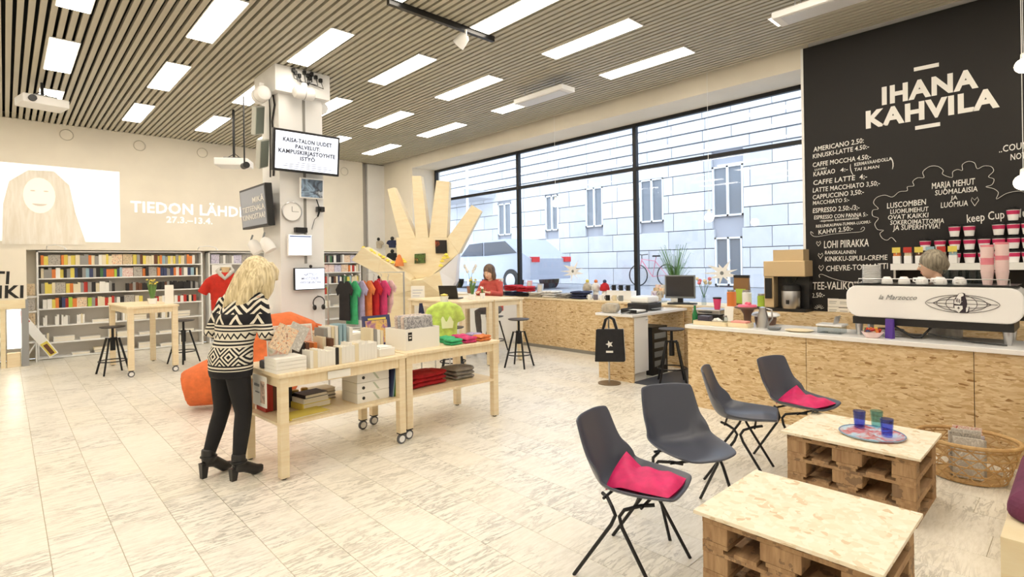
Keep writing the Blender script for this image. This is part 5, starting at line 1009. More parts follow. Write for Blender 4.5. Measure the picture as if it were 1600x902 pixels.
t = thing('table_sign', 'white card sign standing on the bar end', 'sign', (5.80, at(1138, 5.80), 0.901)); t.rotation_euler = (0, R(8), 0); MB().box(-0.003, 0, -0.05, 0.05, 0, 0.2).build('card', M_PAPER, t); MB().box(0, 0.05, -0.05, 0.05, 0, 0.004).build('base', M_CLEAR, t)
t = thing('wooden_pedestal', 'round dark wooden pedestal stand on the bar', 'stand', (5.86, at(1168, 5.86), 0.901)); MB().lathe([(0.06, 0), (0.06, 0.01), (0.035, 0.05), (0.04, 0.12), (0.07, 0.17), (0.13, 0.185), (0.13, 0.2), (0, 0.2)], 24, caps=False).build('turned_stem', mat('dark_wood', (104, 78, 64), 0.5), t, True)
tag(MB().lathe([(0.1, 0), (0.09, 0.02), (0.0, 0.025)], 20, caps=False).ball((0.03, 0.02, 0.03), 0.02, 10, 6).ball((-0.02, -0.03, 0.03), 0.022, 10, 6).build('pink_cake', mat('pink_icing', (236, 110, 140), 0.5), None, True), 'flat pink cake on the dark wooden pedestal', 'cake'); COL.objects[-1].location = (5.86, at(1168, 5.86), 1.102)
t = thing('steel_jug', 'tall brushed steel thermos jug on the bar', 'jug', (5.74, at(1192, 5.74), 0.901)); MB().lathe([(0.06, 0), (0.062, 0.02), (0.05, 0.12), (0.032, 0.19), (0.036, 0.21), (0.0, 0.22)], 22, caps=False).build('body', M_STEEL, t, True); MB().tube([(0, -0.035, 0.2), (0, -0.09, 0.19), (0, -0.095, 0.1), (0, -0.058, 0.05)], 0.008, 6).build('handle', M_STEEL, t, True); MB().tube([(0, 0.03, 0.2), (0, 0.055, 0.215)], [0.016, 0.008], 8).build('spout', M_BLACK, t)
t = thing('cake_stand', 'white round cake plate on a dark foot behind the jug', 'cake stand', (6.05, at(1196, 6.05), 0.901)); MB().lathe([(0.1, 0), (0.11, 0.06), (0.11, 0.09), (0, 0.09)], 26, caps=False).build('foot', mat('dark_wood', (104, 78, 64), 0.5), t, True); MB().lathe([(0.13, 0.09), (0.15, 0.105), (0.12, 0.13), (0, 0.14)], 26, caps=False).build('plate', M_GLOSSW, t, True)
# back counter: brewer, coffee bag, jars, cup
XC = 7.2; YC = lambda px: onx(px, 480, XC).y
t = thing('coffee_brewer', 'tall beige coffee brewer with black thermal urn at the blackboard', 'coffee machine', (XC, YC(1227), 0.951))
bevel(MB().box(-0.02, 0.24, 0.13, 0.25, 0.04, 0.56).build('tower', mat('beige_steel', (214, 190, 150), 0.35, 0.3), t), 0.008); bevel(MB().box(-0.04, 0.24, -0.25, 0.25, 0.44, 0.64).build('head', mat('beige_steel', (214, 190, 150), 0.35, 0.3), t), 0.01); MB().box(0.0, 0.2, -0.22, 0.14, 0.64, 0.78).build('hopper', mat('beige_steel', (214, 190, 150), 0.35, 0.3), t)
MB().box(-0.046, -0.02, 0.15, 0.23, 0.16, 0.42).build('control_strip', M_BLACK, t); MB().box(0.12, 0.24, -0.24, 0.13, 0.02, 0.44).build('rear_panel', M_BLACK, t); MB().box(-0.04, 0.24, -0.25, 0.25, 0, 0.04).build('base', M_BLACK, t)
MB().lathe([(0.1, 0.04), (0.11, 0.06), (0.11, 0.26), (0.1, 0.28)], 24, (0.03, -0.06, 0)).build('urn', M_STEEL, t, True); MB().lathe([(0.112, 0.26), (0.1, 0.33), (0.06, 0.34)], 24, (0.03, -0.06, 0)).build('urn_lid', M_BLACK, t, True); MB().lathe([(0.05, 0.36), (0.09, 0.44)], 20, (0.03, -0.06, 0)).build('filter_funnel', M_CLEAR, t, True); MB().box(-0.1, -0.07, -0.075, -0.045, 0.1, 0.15).build('urn_tap', M_BLACK, t)
XS = 7.3; YS = lambda px: onx(px, 470, XS).y
t = thing('coffee_bag', 'brown coffee bag with lime green label near the window', 'bag', (7.84, onx(1159, 450, 7.84).y, 0.951)); t.rotation_euler = (0, 0, R(-10)); MB().hexa([(-0.05, -0.12, 0), (0.05, -0.12, 0), (0.05, 0.12, 0), (-0.05, 0.12, 0), (-0.008, -0.12, 0.42), (0.008, -0.12, 0.42), (0.008, 0.12, 0.42), (-0.008, 0.12, 0.42)]).build('pouch', mat('kraft_brown', (134, 98, 58), 0.6), t); MB().hexa([(-0.056, -0.09, 0.03), (-0.05, -0.09, 0.03), (-0.05, 0.09, 0.03), (-0.056, 0.09, 0.03), (-0.032, -0.08, 0.24), (-0.026, -0.08, 0.24), (-0.026, 0.08, 0.24), (-0.032, 0.08, 0.24)]).build('label_patch', M_COVERS[11], t); MB().box(-0.014, 0.014, -0.125, 0.125, 0.40, 0.44).build('black_seal', M_BLACK, t)
for k, (px, lab, cc, hh_) in enumerate(((1191, 'lime green canister beside the coffee brewer', M_COVERS[11], 0.16), (1167, 'white canister left of the lime green one', M_GLOSSW, 0.2), (1143, 'orange canister left of the coffee bag', M_COVERS[5], 0.2))):
    t = thing('canister', lab, 'canister', (7.58, onx(px, 460, 7.58).y, 0.951)); MB().lathe([(0.06, 0), (0.063, 0.01), (0.063, hh_), (0.05, hh_ + 0.01)], 20).build('body', cc, t, True); MB().cyl((0, 0, hh_ + 0.01), 0.055, 0.025, 20).build('lid', M_STEEL, t, True)
# shelf on the blackboard with jars and cups
ys0 = onx(1395, 415, 7.35).y
sh = thing('wall_shelf', 'white shelf on the blackboard carrying cups and jars', 'shelf', (XW - 0.02, ys0, 1.47)); MB().box(-0.24, 0, -1.6, 0, 0, 0.07).build('board', M_WHITE, sh); MB().box(-0.2, 0, -0.04, -0.02, -0.1, 0).build('bracket', M_STEEL, sh)
zs = 1.541; tm = MB().lathe([(0.038, 0), (0.052, 0.105), (0.0, 0.105)], 20, caps=False).mesh('tumbler', M_GLOSSW, True); bm_ = MB().lathe([(0.0475, 0.06), (0.0525, 0.098)], 20, caps=False).mesh('band', mat('magenta_band', (200, 44, 96), 0.5), True); lm = MB().lathe([(0.054, 0.105), (0.055, 0.118), (0.04, 0.128), (0.012, 0.128), (0.012, 0.14), (0.0, 0.14)], 20, caps=False).mesh('lid', M_BLACK, True)
i = 0
for px, n_ in ((1446, 2), (1469, 2), (1492, 3), (1515, 3), (1538, 2), (1561, 3), (1584, 4), (1607, 3)):
    for k in range(n_):
        y = onx(px, 400, 7.41).y; t = thing('travel_cup', 'white travel cup with magenta band, %s column from left, %s from the shelf' % (nth(i), ORD[k]), 'cup', (7.41, y, zs + 0.1415 * k), 0, 'travel cups stacked on the blackboard shelf'); link('tumbler', tm, t); link('band', bm_, t); link('lid', lm, t)
    i += 1
for k in range(6):
    px = 1402 + 17.5 * k; t = thing('tea_box', 'small jar with yellow or pink tag on the shelf, %s from left' % ORD[k], 'jar', (7.29, onx(px, 410, 7.29).y, zs + 0.001), 0, 'small tagged jars on the blackboard shelf'); bevel(MB().box(-0.035, 0.035, -0.035, 0.035, 0, 0.085).build('jar_body', M_GLOSSW, t)); MB().box(-0.03, 0.03, -0.03, 0.03, 0.085, 0.12).build('contents', M_COVERS[(5, 1, 3, 10, 1, 8)[k]], t); MB().box(-0.045, -0.042, -0.038, 0.038, 0.12, 0.18).build('tag', M_COVERS[(6, 4, 6, 8, 4, 6)[k]], t); MB().box(-0.042, -0.03, -0.005, 0.005, 0.1, 0.17).build('tag_stick', M_PINE, t)

# ================================================================== WINDOW COUNTER GOODS
XG = 7.62
def gy(px, x=XG): return onx(px, 462, x).y
for k, (px, n, w, d, h, z, lab) in enumerate(((781, 'beige', 0.5, 0.4, 0.1, 0, 'beige folded sweater at the left end of the window counter'), (800, 'navy', 0.4, 0.4, 0.08, 0, 'navy folded garment on the window counter, left part'), (795, 'red', 0.5, 0.4, 0.12, 0.101, 'bright red garment on top of the pile at the mullion'), (822, 'black', 0.4, 0.4, 0.07, 0, 'black folded garment low on the window counter'), (836, 'red', 0.42, 0.36, 0.11, 0.071, 'red folded garment right of the mullion'), (858, 'beige', 0.32, 0.36, 0.09, 0, 'beige and black folded garment in mid counter'), (870, 'white', 0.36, 0.36, 0.13, 0, 'white folded garment in mid counter'), (888, 'grey', 0.3, 0.34, 0.09, 0, 'grey folded garment beside the navy striped one'), (900, 'navy', 0.26, 0.34, 0.14, 0, 'navy striped garment at the right end of the clothes'))):
    cloth_pile('folded_garment', lab, (XG + 0.05, 8.5 - 0.36 * (0, 1, 1, 2, 2, 3, 4, 5, 6)[k], 0.951 + (0, 0, 0.1, 0, 0.09, 0, 0, 0, 0)[k]), (0.32, 0.31, h), FC[n], 0, 50 + k, 'folded garments along the window', 3)
for k, (px, c1, c2, lab) in enumerate(((923, 'beige', 6, 'beige knitted hat with yellow pompom'), (932, 'white', 5, 'white knitted hat with orange pompom'), (944, 'red', 9, 'red knitted hat with purple pompom'))):
    t = thing('knitted_hat', lab + ' on the window counter', 'hat', (7.95, onx(918, 455, 7.95).y - 0.2 * k, 0.951), 0, 'knitted hats by the window'); MB().lathe([(0.07, 0.0), (0.045, 0.18)], 16).build('stand', M_GLOSSW, t, True); MB().lathe([(0.085, 0.14), (0.09, 0.19), (0.07, 0.25), (0.03, 0.285), (0, 0.29)], 20, caps=False).build('hat_body', FC[c1], t, True); MB().ball((0, 0, 0.31), 0.035, 12, 8).build('pompom', M_COVERS[c2], t, True)
for k, (px, x, mm, lab) in enumerate(((908, 7.58, M_GLOSSW, 'white mug'), (920, 7.58, mat('striped_mug', (120, 116, 130), 0.4), 'grey patterned mug'), (930, 7.58, M_GLOSSW, 'white mug beside the patterned one'), (939, 7.58, M_BLACK, 'black mug in front'), (947, 7.6, M_COVERS[1], 'cream mug'), (948, 7.9, M_BLACK, 'left black mug on the rear ledge'), (957, 7.9, M_BLACK, 'middle black mug on the rear ledge'), (965, 7.9, M_BLACK, 'right black mug on the rear ledge'), (954, 7.6, M_GREY, 'grey mug at the row end'))):
    z = 0.95 + (0.16 if x > 7.8 else 0); t = thing('mug', lab + ' on the window counter', 'mug', (x, (onx(908, 465, 7.58).y - 0.2 - 0.13 * (0, 1, 2, 3, 4, 0, 0, 0, 5)[k]) if x < 7.8 else onx(918, 455, 7.95).y - 0.64 - 0.15 * (k - 5), z + 0.001), 0, 'mugs on the window counter'); MB().lathe([(0.036, 0), (0.04, 0.006), (0.04, 0.09), (0.036, 0.09), (0.035, 0.01), (0, 0.01)], 18, caps=False).build('mug_body', mm, t, True); MB().tube([(-0.0, 0.038, 0.07), (0, 0.066, 0.065), (0, 0.066, 0.03), (0, 0.038, 0.02)], 0.006, 6).build('handle', mm, t, True)
tag(MB().box(7.82, 7.98, onx(918, 455, 7.95).y - 1.05, onx(918, 455, 7.95).y - 0.54, 0.951, 1.109).build('riser_ledge', M_GLOSSW), 'white riser ledge under the black mugs', 'riser')
for k, (px, w, h) in enumerate(((826, 0.14, 0.3), (843, 0.16, 0.24), (777, 0.3, 0.34))): t = thing('standing_card', ('pink card', 'pale blue card', 'white picture frame')[k] + ' standing at the window behind the clothes', 'card', (8.0, onx(px, 450, 8.0).y, 0.951)); t.rotation_euler = (0, R(8), 0); MB().box(-0.01, 0.01, -w / 2, w / 2, 0, h).build('frame_board', (mat('pink_card', (236, 190, 206), 0.6), mat('blue_card', (206, 218, 236), 0.6), M_GLOSSW)[k], t); MB().box(-0.013, -0.01, -w / 2 + 0.03, w / 2 - 0.03, 0.03, h - 0.03).build('picture', (M_PAPER, M_PAPER, picture_mat('sketch', [(206, 212, 224), (170, 178, 190), (220, 224, 232)], 10))[k], t)
# printer, paper trays on the counter arm
t = thing('printer', 'white and black printer on the white counter arm', 'printer', (6.84, 4.46, 0.906), R(4)); bevel(MB().box(-0.2, 0.2, -0.17, 0.17, 0.0, 0.1).build('base', M_BLACK, t), 0.01); bevel(MB().box(-0.17, 0.17, -0.15, 0.15, 0.1, 0.2).build('cover', M_WHITE, t), 0.03); MB().box(-0.12, 0.12, -0.24, -0.17, 0.02, 0.03).build('paper_tray', M_GREY, t)
t = thing('paper_tray', 'black document tray with papers on the counter arm front', 'tray', (6.34, 4.30, 0.906), R(5)); MB().box(-0.16, 0.16, -0.12, 0.12, 0, 0.012).box(-0.16, 0.16, 0.11, 0.12, 0.012, 0.06).box(-0.16, -0.15, -0.12, 0.12, 0.012, 0.05).build('tray_body', M_BLACK, t); MB().box(-0.14, 0.14, -0.1, 0.1, 0.014, 0.035).build('papers', M_PAPER, t)
cloth_pile('paper_bags', 'crumpled cream paper bag on the counter arm end', (6.14, 4.55, 0.906), (0.2, 0.22, 0.13), FC['beige'], 0.3, 77, None, 1)
t = thing('sunglasses', 'dark sunglasses lying at the edge of the counter arm', 'glasses', (6.10, 4.20, 0.906), R(30)); [MB().lathe([(0.028, 0), (0.026, 0.006), (0.0, 0.008)], 16, (s * 0.036, 0, 0.03), 'y', False).build('lens', M_BLACK, t, True) for s in (-1, 1)]; MB().tube([(-0.065, 0.0, 0.04), (-0.07, 0.12, 0.004), ], 0.004, 5).tube([(0.065, 0.0, 0.04), (0.07, 0.12, 0.004)], 0.004, 5).tube([(-0.01, 0, 0.04), (0.01, 0, 0.04)], 0.004, 5).build('frame', M_GREY, t)
t = thing('card_rack', 'rack of colourful cards behind the printer', 'card rack', (7.75, onx(1028, 460, 7.75).y, 0.951), R(-10))
MB().box(-0.08, 0.08, -0.12, 0.12, 0, 0.02).build('rack_base', M_CLEAR, t)
for k in range(6): o = MB().box(-0.003, 0.003, -0.055, 0.055, 0, 0.16).build('card', M_PICS[k], t); o.location = (-0.05 + 0.05 * (k % 3), -0.06 + 0.12 * (k // 3), 0.02 + 0.05 * (k % 3)); o.rotation_euler = (0, R(10), 0)
t = thing('computer_monitor', 'black computer monitor with keyboard stand on the window counter', 'monitor', (7.66, onx(1063, 470, 7.66).y, 0.951), R(18)); bevel(MB().box(-0.02, 0.02, -0.23, 0.23, 0.08, 0.44).build('casing', M_GREY, t), 0.006); MB().box(-0.024, -0.02, -0.21, 0.21, 0.11, 0.42).build('display', mat('dark_screen', (48, 46, 50), 0.2), t); MB().box(0.0, 0.03, -0.04, 0.04, 0.0, 0.1).build('neck', M_BLACK, t); bevel(MB().box(-0.08, 0.12, -0.12, 0.12, 0, 0.014).build('foot', M_BLACK, t))
tag(bevel(MB().box(-0.07, 0.07, -0.21, 0.21, 0, 0.022).build('keyboard', M_BLACK)), 'black keyboard before the computer monitor', 'keyboard'); COL.objects[-1].location = (7.52, onx(1066, 474, 7.52).y, 0.951); COL.objects[-1].rotation_euler = (0, 0, R(18))
fl = thing('flower_vase', 'glass vase with pink and cream blossoms beside the monitor', 'vase', (7.56, onx(1100, 470, 7.56).y, 0.951)); MB().lathe([(0.03, 0), (0.035, 0.01), (0.03, 0.12), (0.034, 0.14)], 16, caps=False).build('vase', M_CLEAR, fl, True)
for k in range(7): a = k * 0.9; MB().tube([(0, 0, 0.1), (0.04 * math.cos(a), 0.05 * math.sin(a), 0.25), (0.06 * math.cos(a), 0.10 * math.sin(a), 0.32 + 0.03 * (k % 3))], 0.003, 5).build('stem', M_COVERS[7], fl, True); MB().ball((0.06 * math.cos(a), 0.10 * math.sin(a), 0.33 + 0.03 * (k % 3)), 0.028, 10, 7).build('blossom', (M_COVERS[1], mat('blossom_pink', (226, 130, 140), 0.6))[k % 2], fl, True)
# pot plant in the window
rnd = random.Random(5); M_LEAF = mat('leaf_green', (112, 150, 84), 0.5)
pp = thing('potted_plant', 'tall feathery green pot plant standing before the window', 'plant', (8.0, onx(1055, 440, 8.0).y, 0.951)); MB().lathe([(0.07, 0), (0.1, 0.16), (0.09, 0.16), (0.0, 0.14)], 20, caps=False).build('pot', M_GLOSSW, pp, True)
for k in range(70):
    a = rnd.uniform(0, 6.28); r_ = rnd.uniform(0.05, 0.3); h_ = rnd.uniform(0.35, 0.82); c, s = math.cos(a), math.sin(a); MB().tube([(0, 0, 0.14), (0.3 * r_ * c * 0.6, 0.3 * r_ * s, 0.14 + h_ * 0.5), (r_ * c * 0.6, r_ * s, 0.14 + h_), (r_ * 1.2 * c * 0.6, r_ * 1.25 * s, 0.12 + h_)], [0.004, 0.008, 0.006, 0.001], 4, False, [0.001] * 4).build('leaf', M_LEAF, pp)
# window stickers (on the inside of the glass)
for (px, py, lab) in ((1128, 427, 'white splash sticker on the right window pane'), (895, 424, 'white splash sticker on the middle window pane')):
    c = onx(px, py, 8.192); t = thing('window_sticker', lab, 'sticker', (8.192, c.y, c.z)); MB().prism([Vector((0, -(0.26 if i % 2 else 0.11) * (1 + 0.3 * math.sin(3 * i)) * math.cos(i * math.pi / 9), 0.75 * (0.26 if i % 2 else 0.11) * (1 + 0.3 * math.cos(2 * i)) * math.sin(i * math.pi / 9))) for i in range(18)], (-0.002, 0, 0)).build('splash', M_GLOSSW, t); MB().cyl((-0.004, 0, 0), 0.03, 0.003, 14, 'x').build('centre_dot', M_GREY, t)
# laptop, pots on the high window tables
t = thing('laptop', 'open black laptop on the tall window table', 'laptop', (5.42, 7.25, 1.041), R(-60)); MB().box(-0.16, 0.16, -0.11, 0.11, 0, 0.018).build('keyboard_half', M_BLACK, t); o = MB().box(-0.16, 0.16, -0.006, 0.006, 0, 0.22).build('screen_half', M_BLACK, t); o.location = (0, -0.11, 0.014); o.rotation_euler = (R(18), 0, 0)
def flower_pot(lab, loc, n, hgt, fc, pot=0.06): 
    rr = random.Random(n); t = thing('flower_pot', lab, 'plant', loc); MB().lathe([(pot * 0.8, 0), (pot, 0.09), (pot * 0.9, 0.09), (0, 0.08)], 18, caps=False).build('pot', M_GLOSSW, t, True)
    for k in range(n):
        a = rr.uniform(0, 6.28); r_ = rr.uniform(0.01, 0.07); h_ = hgt * rr.uniform(0.7, 1); c, s = math.cos(a), math.sin(a); MB().tube([(r_ * 0.3 * c, r_ * 0.3 * s, 0.08), (r_ * 0.7 * c, r_ * 0.7 * s, 0.08 + h_ * 0.6), (r_ * c, r_ * s, 0.08 + h_)], [0.004, 0.007, 0.002], 5, False, [0.0015] * 3).build('leaf', M_LEAF, t)
        if k % 2: MB().lathe([(0.006, 0), (0.022, 0.006), (0.01, 0.014), (0.012, 0.022)], 8, (r_ * c, r_ * s, 0.08 + h_), caps=False).build('bloom', fc, t, True)
flower_pot('white pot of daffodils on the tall window table', (5.45, 6.75, 1.041), 22, 0.26, M_COVERS[6]); flower_pot('small white pot with pale flowers on the tall window table', (5.75, 6.85, 1.041), 10, 0.1, M_PAPER, 0.045); flower_pot('white pot of yellow daffodils on the tall table by the bookcases', (1.72, 10.25, 1.051), 30, 0.3, M_COVERS[6], 0.07)
t = thing('menu_card', 'white folded card beside the daffodils on the far tall table', 'sign', (1.92, 10.1, 1.051)); t.rotation_euler = (R(-8), 0, R(-15)); MB().box(-0.06, 0.06, 0, 0.004, 0, 0.3).build('card_front', M_PAPER, t); MB().box(-0.06, 0.06, 0.03, 0.034, 0, 0.28).build('card_back', M_PAPER, t)
orch = thing('orchid', 'white orchid on the counter behind the seated person', 'plant', (7.8, onx(735, 440, 7.8).y, 0.951)); MB().lathe([(0.07, 0), (0.09, 0.16), (0.0, 0.16)], 18, caps=False).build('pot', mat('brown_basket', (150, 110, 90), 0.7), orch, True)
for s in (-1, 1):
    MB().tube([(0, 0, 0.14), (0.0, 0.05 * s, 0.42), (0, 0.2 * s, 0.62)], 0.005, 5).build('stem', M_COVERS[7], orch, True)
    for k in range(3): MB().ball((0, 0.2 * s - 0.05 * k * s, 0.62 - 0.06 * k), 0.05, 10, 7, 0.5, 1, 1).build('blossom', M_GLOSSW, orch, True)

# ================================================================== CAFE CHAIRS, PALLET TABLES, BASKET, BENCH
def shell_mesh():
    """one-piece moulded seat shell; +X is the front"""
    prof = [(0.25, 0.432, 0.17), (0.235, 0.437, 0.195), (0.13, 0.428, 0.225), (0.0, 0.418, 0.235), (-0.10, 0.42, 0.232), (-0.165, 0.445, 0.225), (-0.20, 0.50, 0.217), (-0.225, 0.58, 0.208), (-0.25, 0.67, 0.20), (-0.272, 0.755, 0.19), (-0.28, 0.785, 0.178)]
    nu = 14
    def pt(i, j):
        x, z, w = prof[j]; u = -1 + 2 * i / nu; e = abs(u) ** 3; up_ = 0.03 + 0.05 * math.exp(-((j - 5) / 2.6) ** 2)
        return Vector((x + e * up_ * (0.9 if j > 4 else 0.0), w * u, z + e * up_ * (1.0 if j <= 6 else 0.2) - (0.018 * e if j == 10 else 0)))
    m = MB(); n = len(prof)
    m._add([pt(i, j) for j in range(n) for i in range(nu + 1)], [(j * (nu + 1) + i, j * (nu + 1) + i + 1, (j + 1) * (nu + 1) + i + 1, (j + 1) * (nu + 1) + i) for j in range(n - 1) for i in range(nu)])
    return m.mesh('seat_shell', M_SHELL, True)
SHELL = shell_mesh()
def cafe_chair(lab, loc, az):
    t = thing('shell_chair', lab, 'chair', (loc[0], loc[1], 0), R(az), 'charcoal shell chairs around the pallet tables')
    o = link('seat_shell', SHELL, t); so = o.modifiers.new('s', 'SOLIDIFY'); so.thickness = 0.014; so.offset = -1; sb = o.modifiers.new('sub', 'SUBSURF'); sb.levels = 1; sb.render_levels = 2
    for s in (-1, 1):
        y = 0.17 * s; yo = 0.235 * s
        MB().tube([(-0.13, y * 0.7, 0.402), (-0.09, y * 0.85, 0.397), (-0.035, yo * 0.9, 0.388), (-0.012, yo * 0.95, 0.355), (-0.03, yo, 0.31), (-0.24, yo * 1.02, 0.0)], 0.0095, 8).build('leg', M_BLKM, t, True)
        MB().tube([(0.15, y * 0.7, 0.406), (0.09, y * 0.85, 0.398), (0.03, yo * 0.9, 0.388), (0.009, yo * 0.95, 0.355), (0.027, yo, 0.31), (0.21, yo * 1.02, 0.0)], 0.0095, 8).build('leg', M_BLKM, t, True)
    MB().tube([(-0.1, -0.17, 0.40), (-0.1, 0.17, 0.40)], 0.008, 6).tube([(0.1, -0.17, 0.397), (0.1, 0.17, 0.397)], 0.008, 6).build('cross_bar', M_BLKM, t)
    return t
CH = [('charcoal shell chair with magenta cushion nearest the camera', (2.40, 1.64), -78), ('empty charcoal shell chair beside the front pallet table', (3.08, 1.72), -120), ('empty charcoal shell chair between the two cushioned chairs', (4.03, 1.80), -70), ('charcoal shell chair with magenta cushion by the bar', (4.68, 1.62), -104)]
for l, p, a in CH: cafe_chair(l, p, a)
def cushion(lab, loc, rz, tilt):
    t = thing('seat_cushion', lab, 'cushion', loc, rz, 'magenta seat cushions'); t.rotation_euler = (0, tilt, rz)
    def fn(u, v):
        a, b = 2 * u - 1, 2 * v - 1; k = (1 - a ** 4) * (1 - b ** 4); return Vector((0.175 * a * (1 - 0.06 * b * b), 0.15 * b * (1 - 0.06 * a * a), 0.0 + 0.035 * k ** 0.6 + 0.008 * math.sin(9 * a + 4 * b) * k + (0.10 * max(0, -a - 0.45) * (0.5 + b) if a < -0.45 else 0)))
    m = MB().grid(fn, 18, 18); m.grid(lambda u, v: fn(u, v) - Vector((0, 0, 0.008 + 0.05 * ((1 - (2 * u - 1) ** 4) * (1 - (2 * v - 1) ** 4)) ** 0.6)), 18, 18); m.build('cover', M_PINK, t, True); return t
def on_chair(i, dx, dy): x, y = CH[i][1]; a = R(CH[i][2]); return (x + dx * math.cos(a) - dy * math.sin(a), y + dx * math.sin(a) + dy * math.cos(a), 0.466)
cushion('magenta cushion on the shell chair nearest the camera', on_chair(0, 0.06, 0.0), R(-78), 0.0); cushion('magenta cushion on the shell chair by the bar', on_chair(3, 0.06, 0.0), R(-104), 0.0)
def pallet_table(lab, x0, x1, y0, y1):
    t = thing('pallet_table', lab, 'table', ((x0 + x1) / 2, (y0 + y1) / 2, 0)); w = (x1 - x0) / 2; d = (y1 - y0) / 2; o_ = 0.03
    z = 0.0; wi, di = w - o_, d - o_
    for lv in range(3):
        for yy in (-di, -0.06, di - 0.12): MB().box(-wi, wi, yy, yy + 0.12, z, z + 0.018).build('bottom_board', M_PALLET, t)
        for xx in (-wi, wi - 0.11):
            for yy, ww in ((-di, 0.12), (-0.085, 0.17), (di - 0.12, 0.12)): bevel(MB().box(xx, xx + 0.11, yy, yy + ww, z + 0.018, z + 0.10).build('block', M_PALLET, t), 0.004)
        for xx in (-wi, wi - 0.11): MB().box(xx, xx + 0.11, -di, di, z + 0.1, z + 0.118).build('stringer_board', M_PALLET, t)
        for k in range(5): yy = -di + (2 * di - 0.1) * k / 4; MB().box(-wi, wi, yy, yy + 0.1, z + 0.118, z + 0.136).build('deck_board', M_PALLET, t)
        z += 0.1365
    bevel(MB().box(-w, w, -d, d, z, z + 0.018).build('chipboard_top', M_OSBT, t), 0.002); return z + 0.018
ZP = pallet_table('stacked pallet table with chipboard top, nearest the camera', 2.36, 3.06, 0.53, 1.29); pallet_table('stacked pallet table with tray of glasses near the bar', 3.88, 4.55, 0.68, 1.46)
# tray with glasses
c = onz(1362, 680, ZP); tr = thing('round_tray', 'round pale blue tray with red pattern on the pallet table', 'tray', (c.x, c.y, ZP)); MB().lathe([(0.0, 0), (0.16, 0), (0.185, 0.014), (0.19, 0.014), (0.187, 0.008), (0.165, -0.0), ], 36, (0, 0, 0.001), 'z', False).build('dish', picture_mat('tray_print', [(170, 206, 230), (206, 226, 238), (206, 90, 90), (190, 214, 230)], 9), tr, True); MB().tube([(0.186 * math.cos(a), 0.186 * math.sin(a), 0.014) for a in [i * math.pi / 18 for i in range(36)]], 0.004, 5, True).build('rim', mat('blue_rim', (96, 146, 186), 0.3), tr, True)
for k, (px, py, mm, lab) in enumerate(((1343, 668, M_BLUEG, 'deep blue ridged glass at the left of the tray'), (1370, 668, M_TEALG, 'teal ridged glass at the rear of the tray'), (1386, 682, M_BLUEG, 'deep blue ridged glass at the front right of the tray'))):
    c = onz(px, py, ZP + 0.005); prof = []
    for i in range(13): prof.append((0.030 + 0.008 * i / 12 + (0.0018 if i % 2 else 0), 0.115 * i / 12))
    o = MB().lathe(prof + [(0.034, 0.115), (0.027, 0.01), (0.0, 0.008)], 24, caps=False).build('drinking_glass', mm, None, True); o.location = (c.x, c.y, ZP + 0.006); tag(o, lab, 'glass', 'coloured glasses on the tray')
# basket with magazines
bs = thing('wicker_basket', 'round woven cane basket of magazines on the floor by the bar', 'basket', (5.11, 0.62, 0))
def bpt(a, h): k = h / 0.27; r = 0.20 + 0.07 * k ** 0.8; return (r * math.cos(a), r * 1.1 * math.sin(a), 0.012 + h)
M_CANE = wood_mat('cane', (206, 172, 120), (178, 140, 90), 0.6, (20, 20, 20))
for s in (-1, 1):
    for k in range(18): MB().tube([bpt(2 * math.pi * k / 18 + s * 1.0 * t_ / 8, 0.27 * t_ / 8) for t_ in range(9)], [0.007] * 9, 5, False, [0.003] * 9).build('woven_strip', M_CANE, bs)
for h_ in (0.0, 0.06, 0.12, 0.18, 0.24): MB().tube([bpt(a, h_) for a in [i * math.pi / 16 for i in range(32)]], [0.006] * 32, 5, True).build('hoop', M_CANE, bs, True)
MB().tube([bpt(a, 0.27) for a in [i * math.pi / 16 for i in range(32)]], 0.015, 8, True).build('rim', M_CANE, bs, True); MB().lathe([(0.0, 0.004), (0.2, 0.004), (0.2, 0.014), (0, 0.014)], 24, caps=False).build('basket_floor', M_CANE, bs)
for k in range(8):
    d_ = -0.115 + 0.033 * k; t = put_book(COVER_OUT[(2, 0, 2, 1, 2, 3, 2, 5)[k]], 5.11 + d_ * math.cos(R(10)), 0.62 + d_ * math.sin(R(10)) + 0.02 * math.sin(k * 2.3), 0.018, 0.17, 0.018, 0.29 + 0.025 * math.sin(k * 2), 'magazine standing in the cane basket, %s from the left' % ORD[k], 'magazines in the basket', 0.0, R(-80)); t['category'] = 'magazine'; t.name = 'magazine'
# bench at the right edge
bn = thing('bench', 'pale wooden bench at the right edge beside the bar', 'bench', (4.4, 0.0, 0)); MB().box(-1.3, 1.06, -0.9, 0.27, 0.0, 0.40).build('bench_box', M_PLY, bn); MB().box(1.06, 1.09, -0.9, 0.30, 0.0, 0.62).build('end_board', M_PLY, bn)
for k, (x, lab) in enumerate(((4.85, 'dark purple seat cushion on the bench, farther one'), (3.75, 'dark purple seat cushion on the bench, nearer one'))):
    o = MB().rbox(-0.45, 0.45, -0.7, 0.27, 0, 0.13, 0.05).build('bench_cushion', fabric_mat('plum_fabric', (112, 52, 84))); o.location = (x, 0.0, 0.402); tag(bevel(o, 0.03, 3), lab, 'cushion', 'bench cushions')

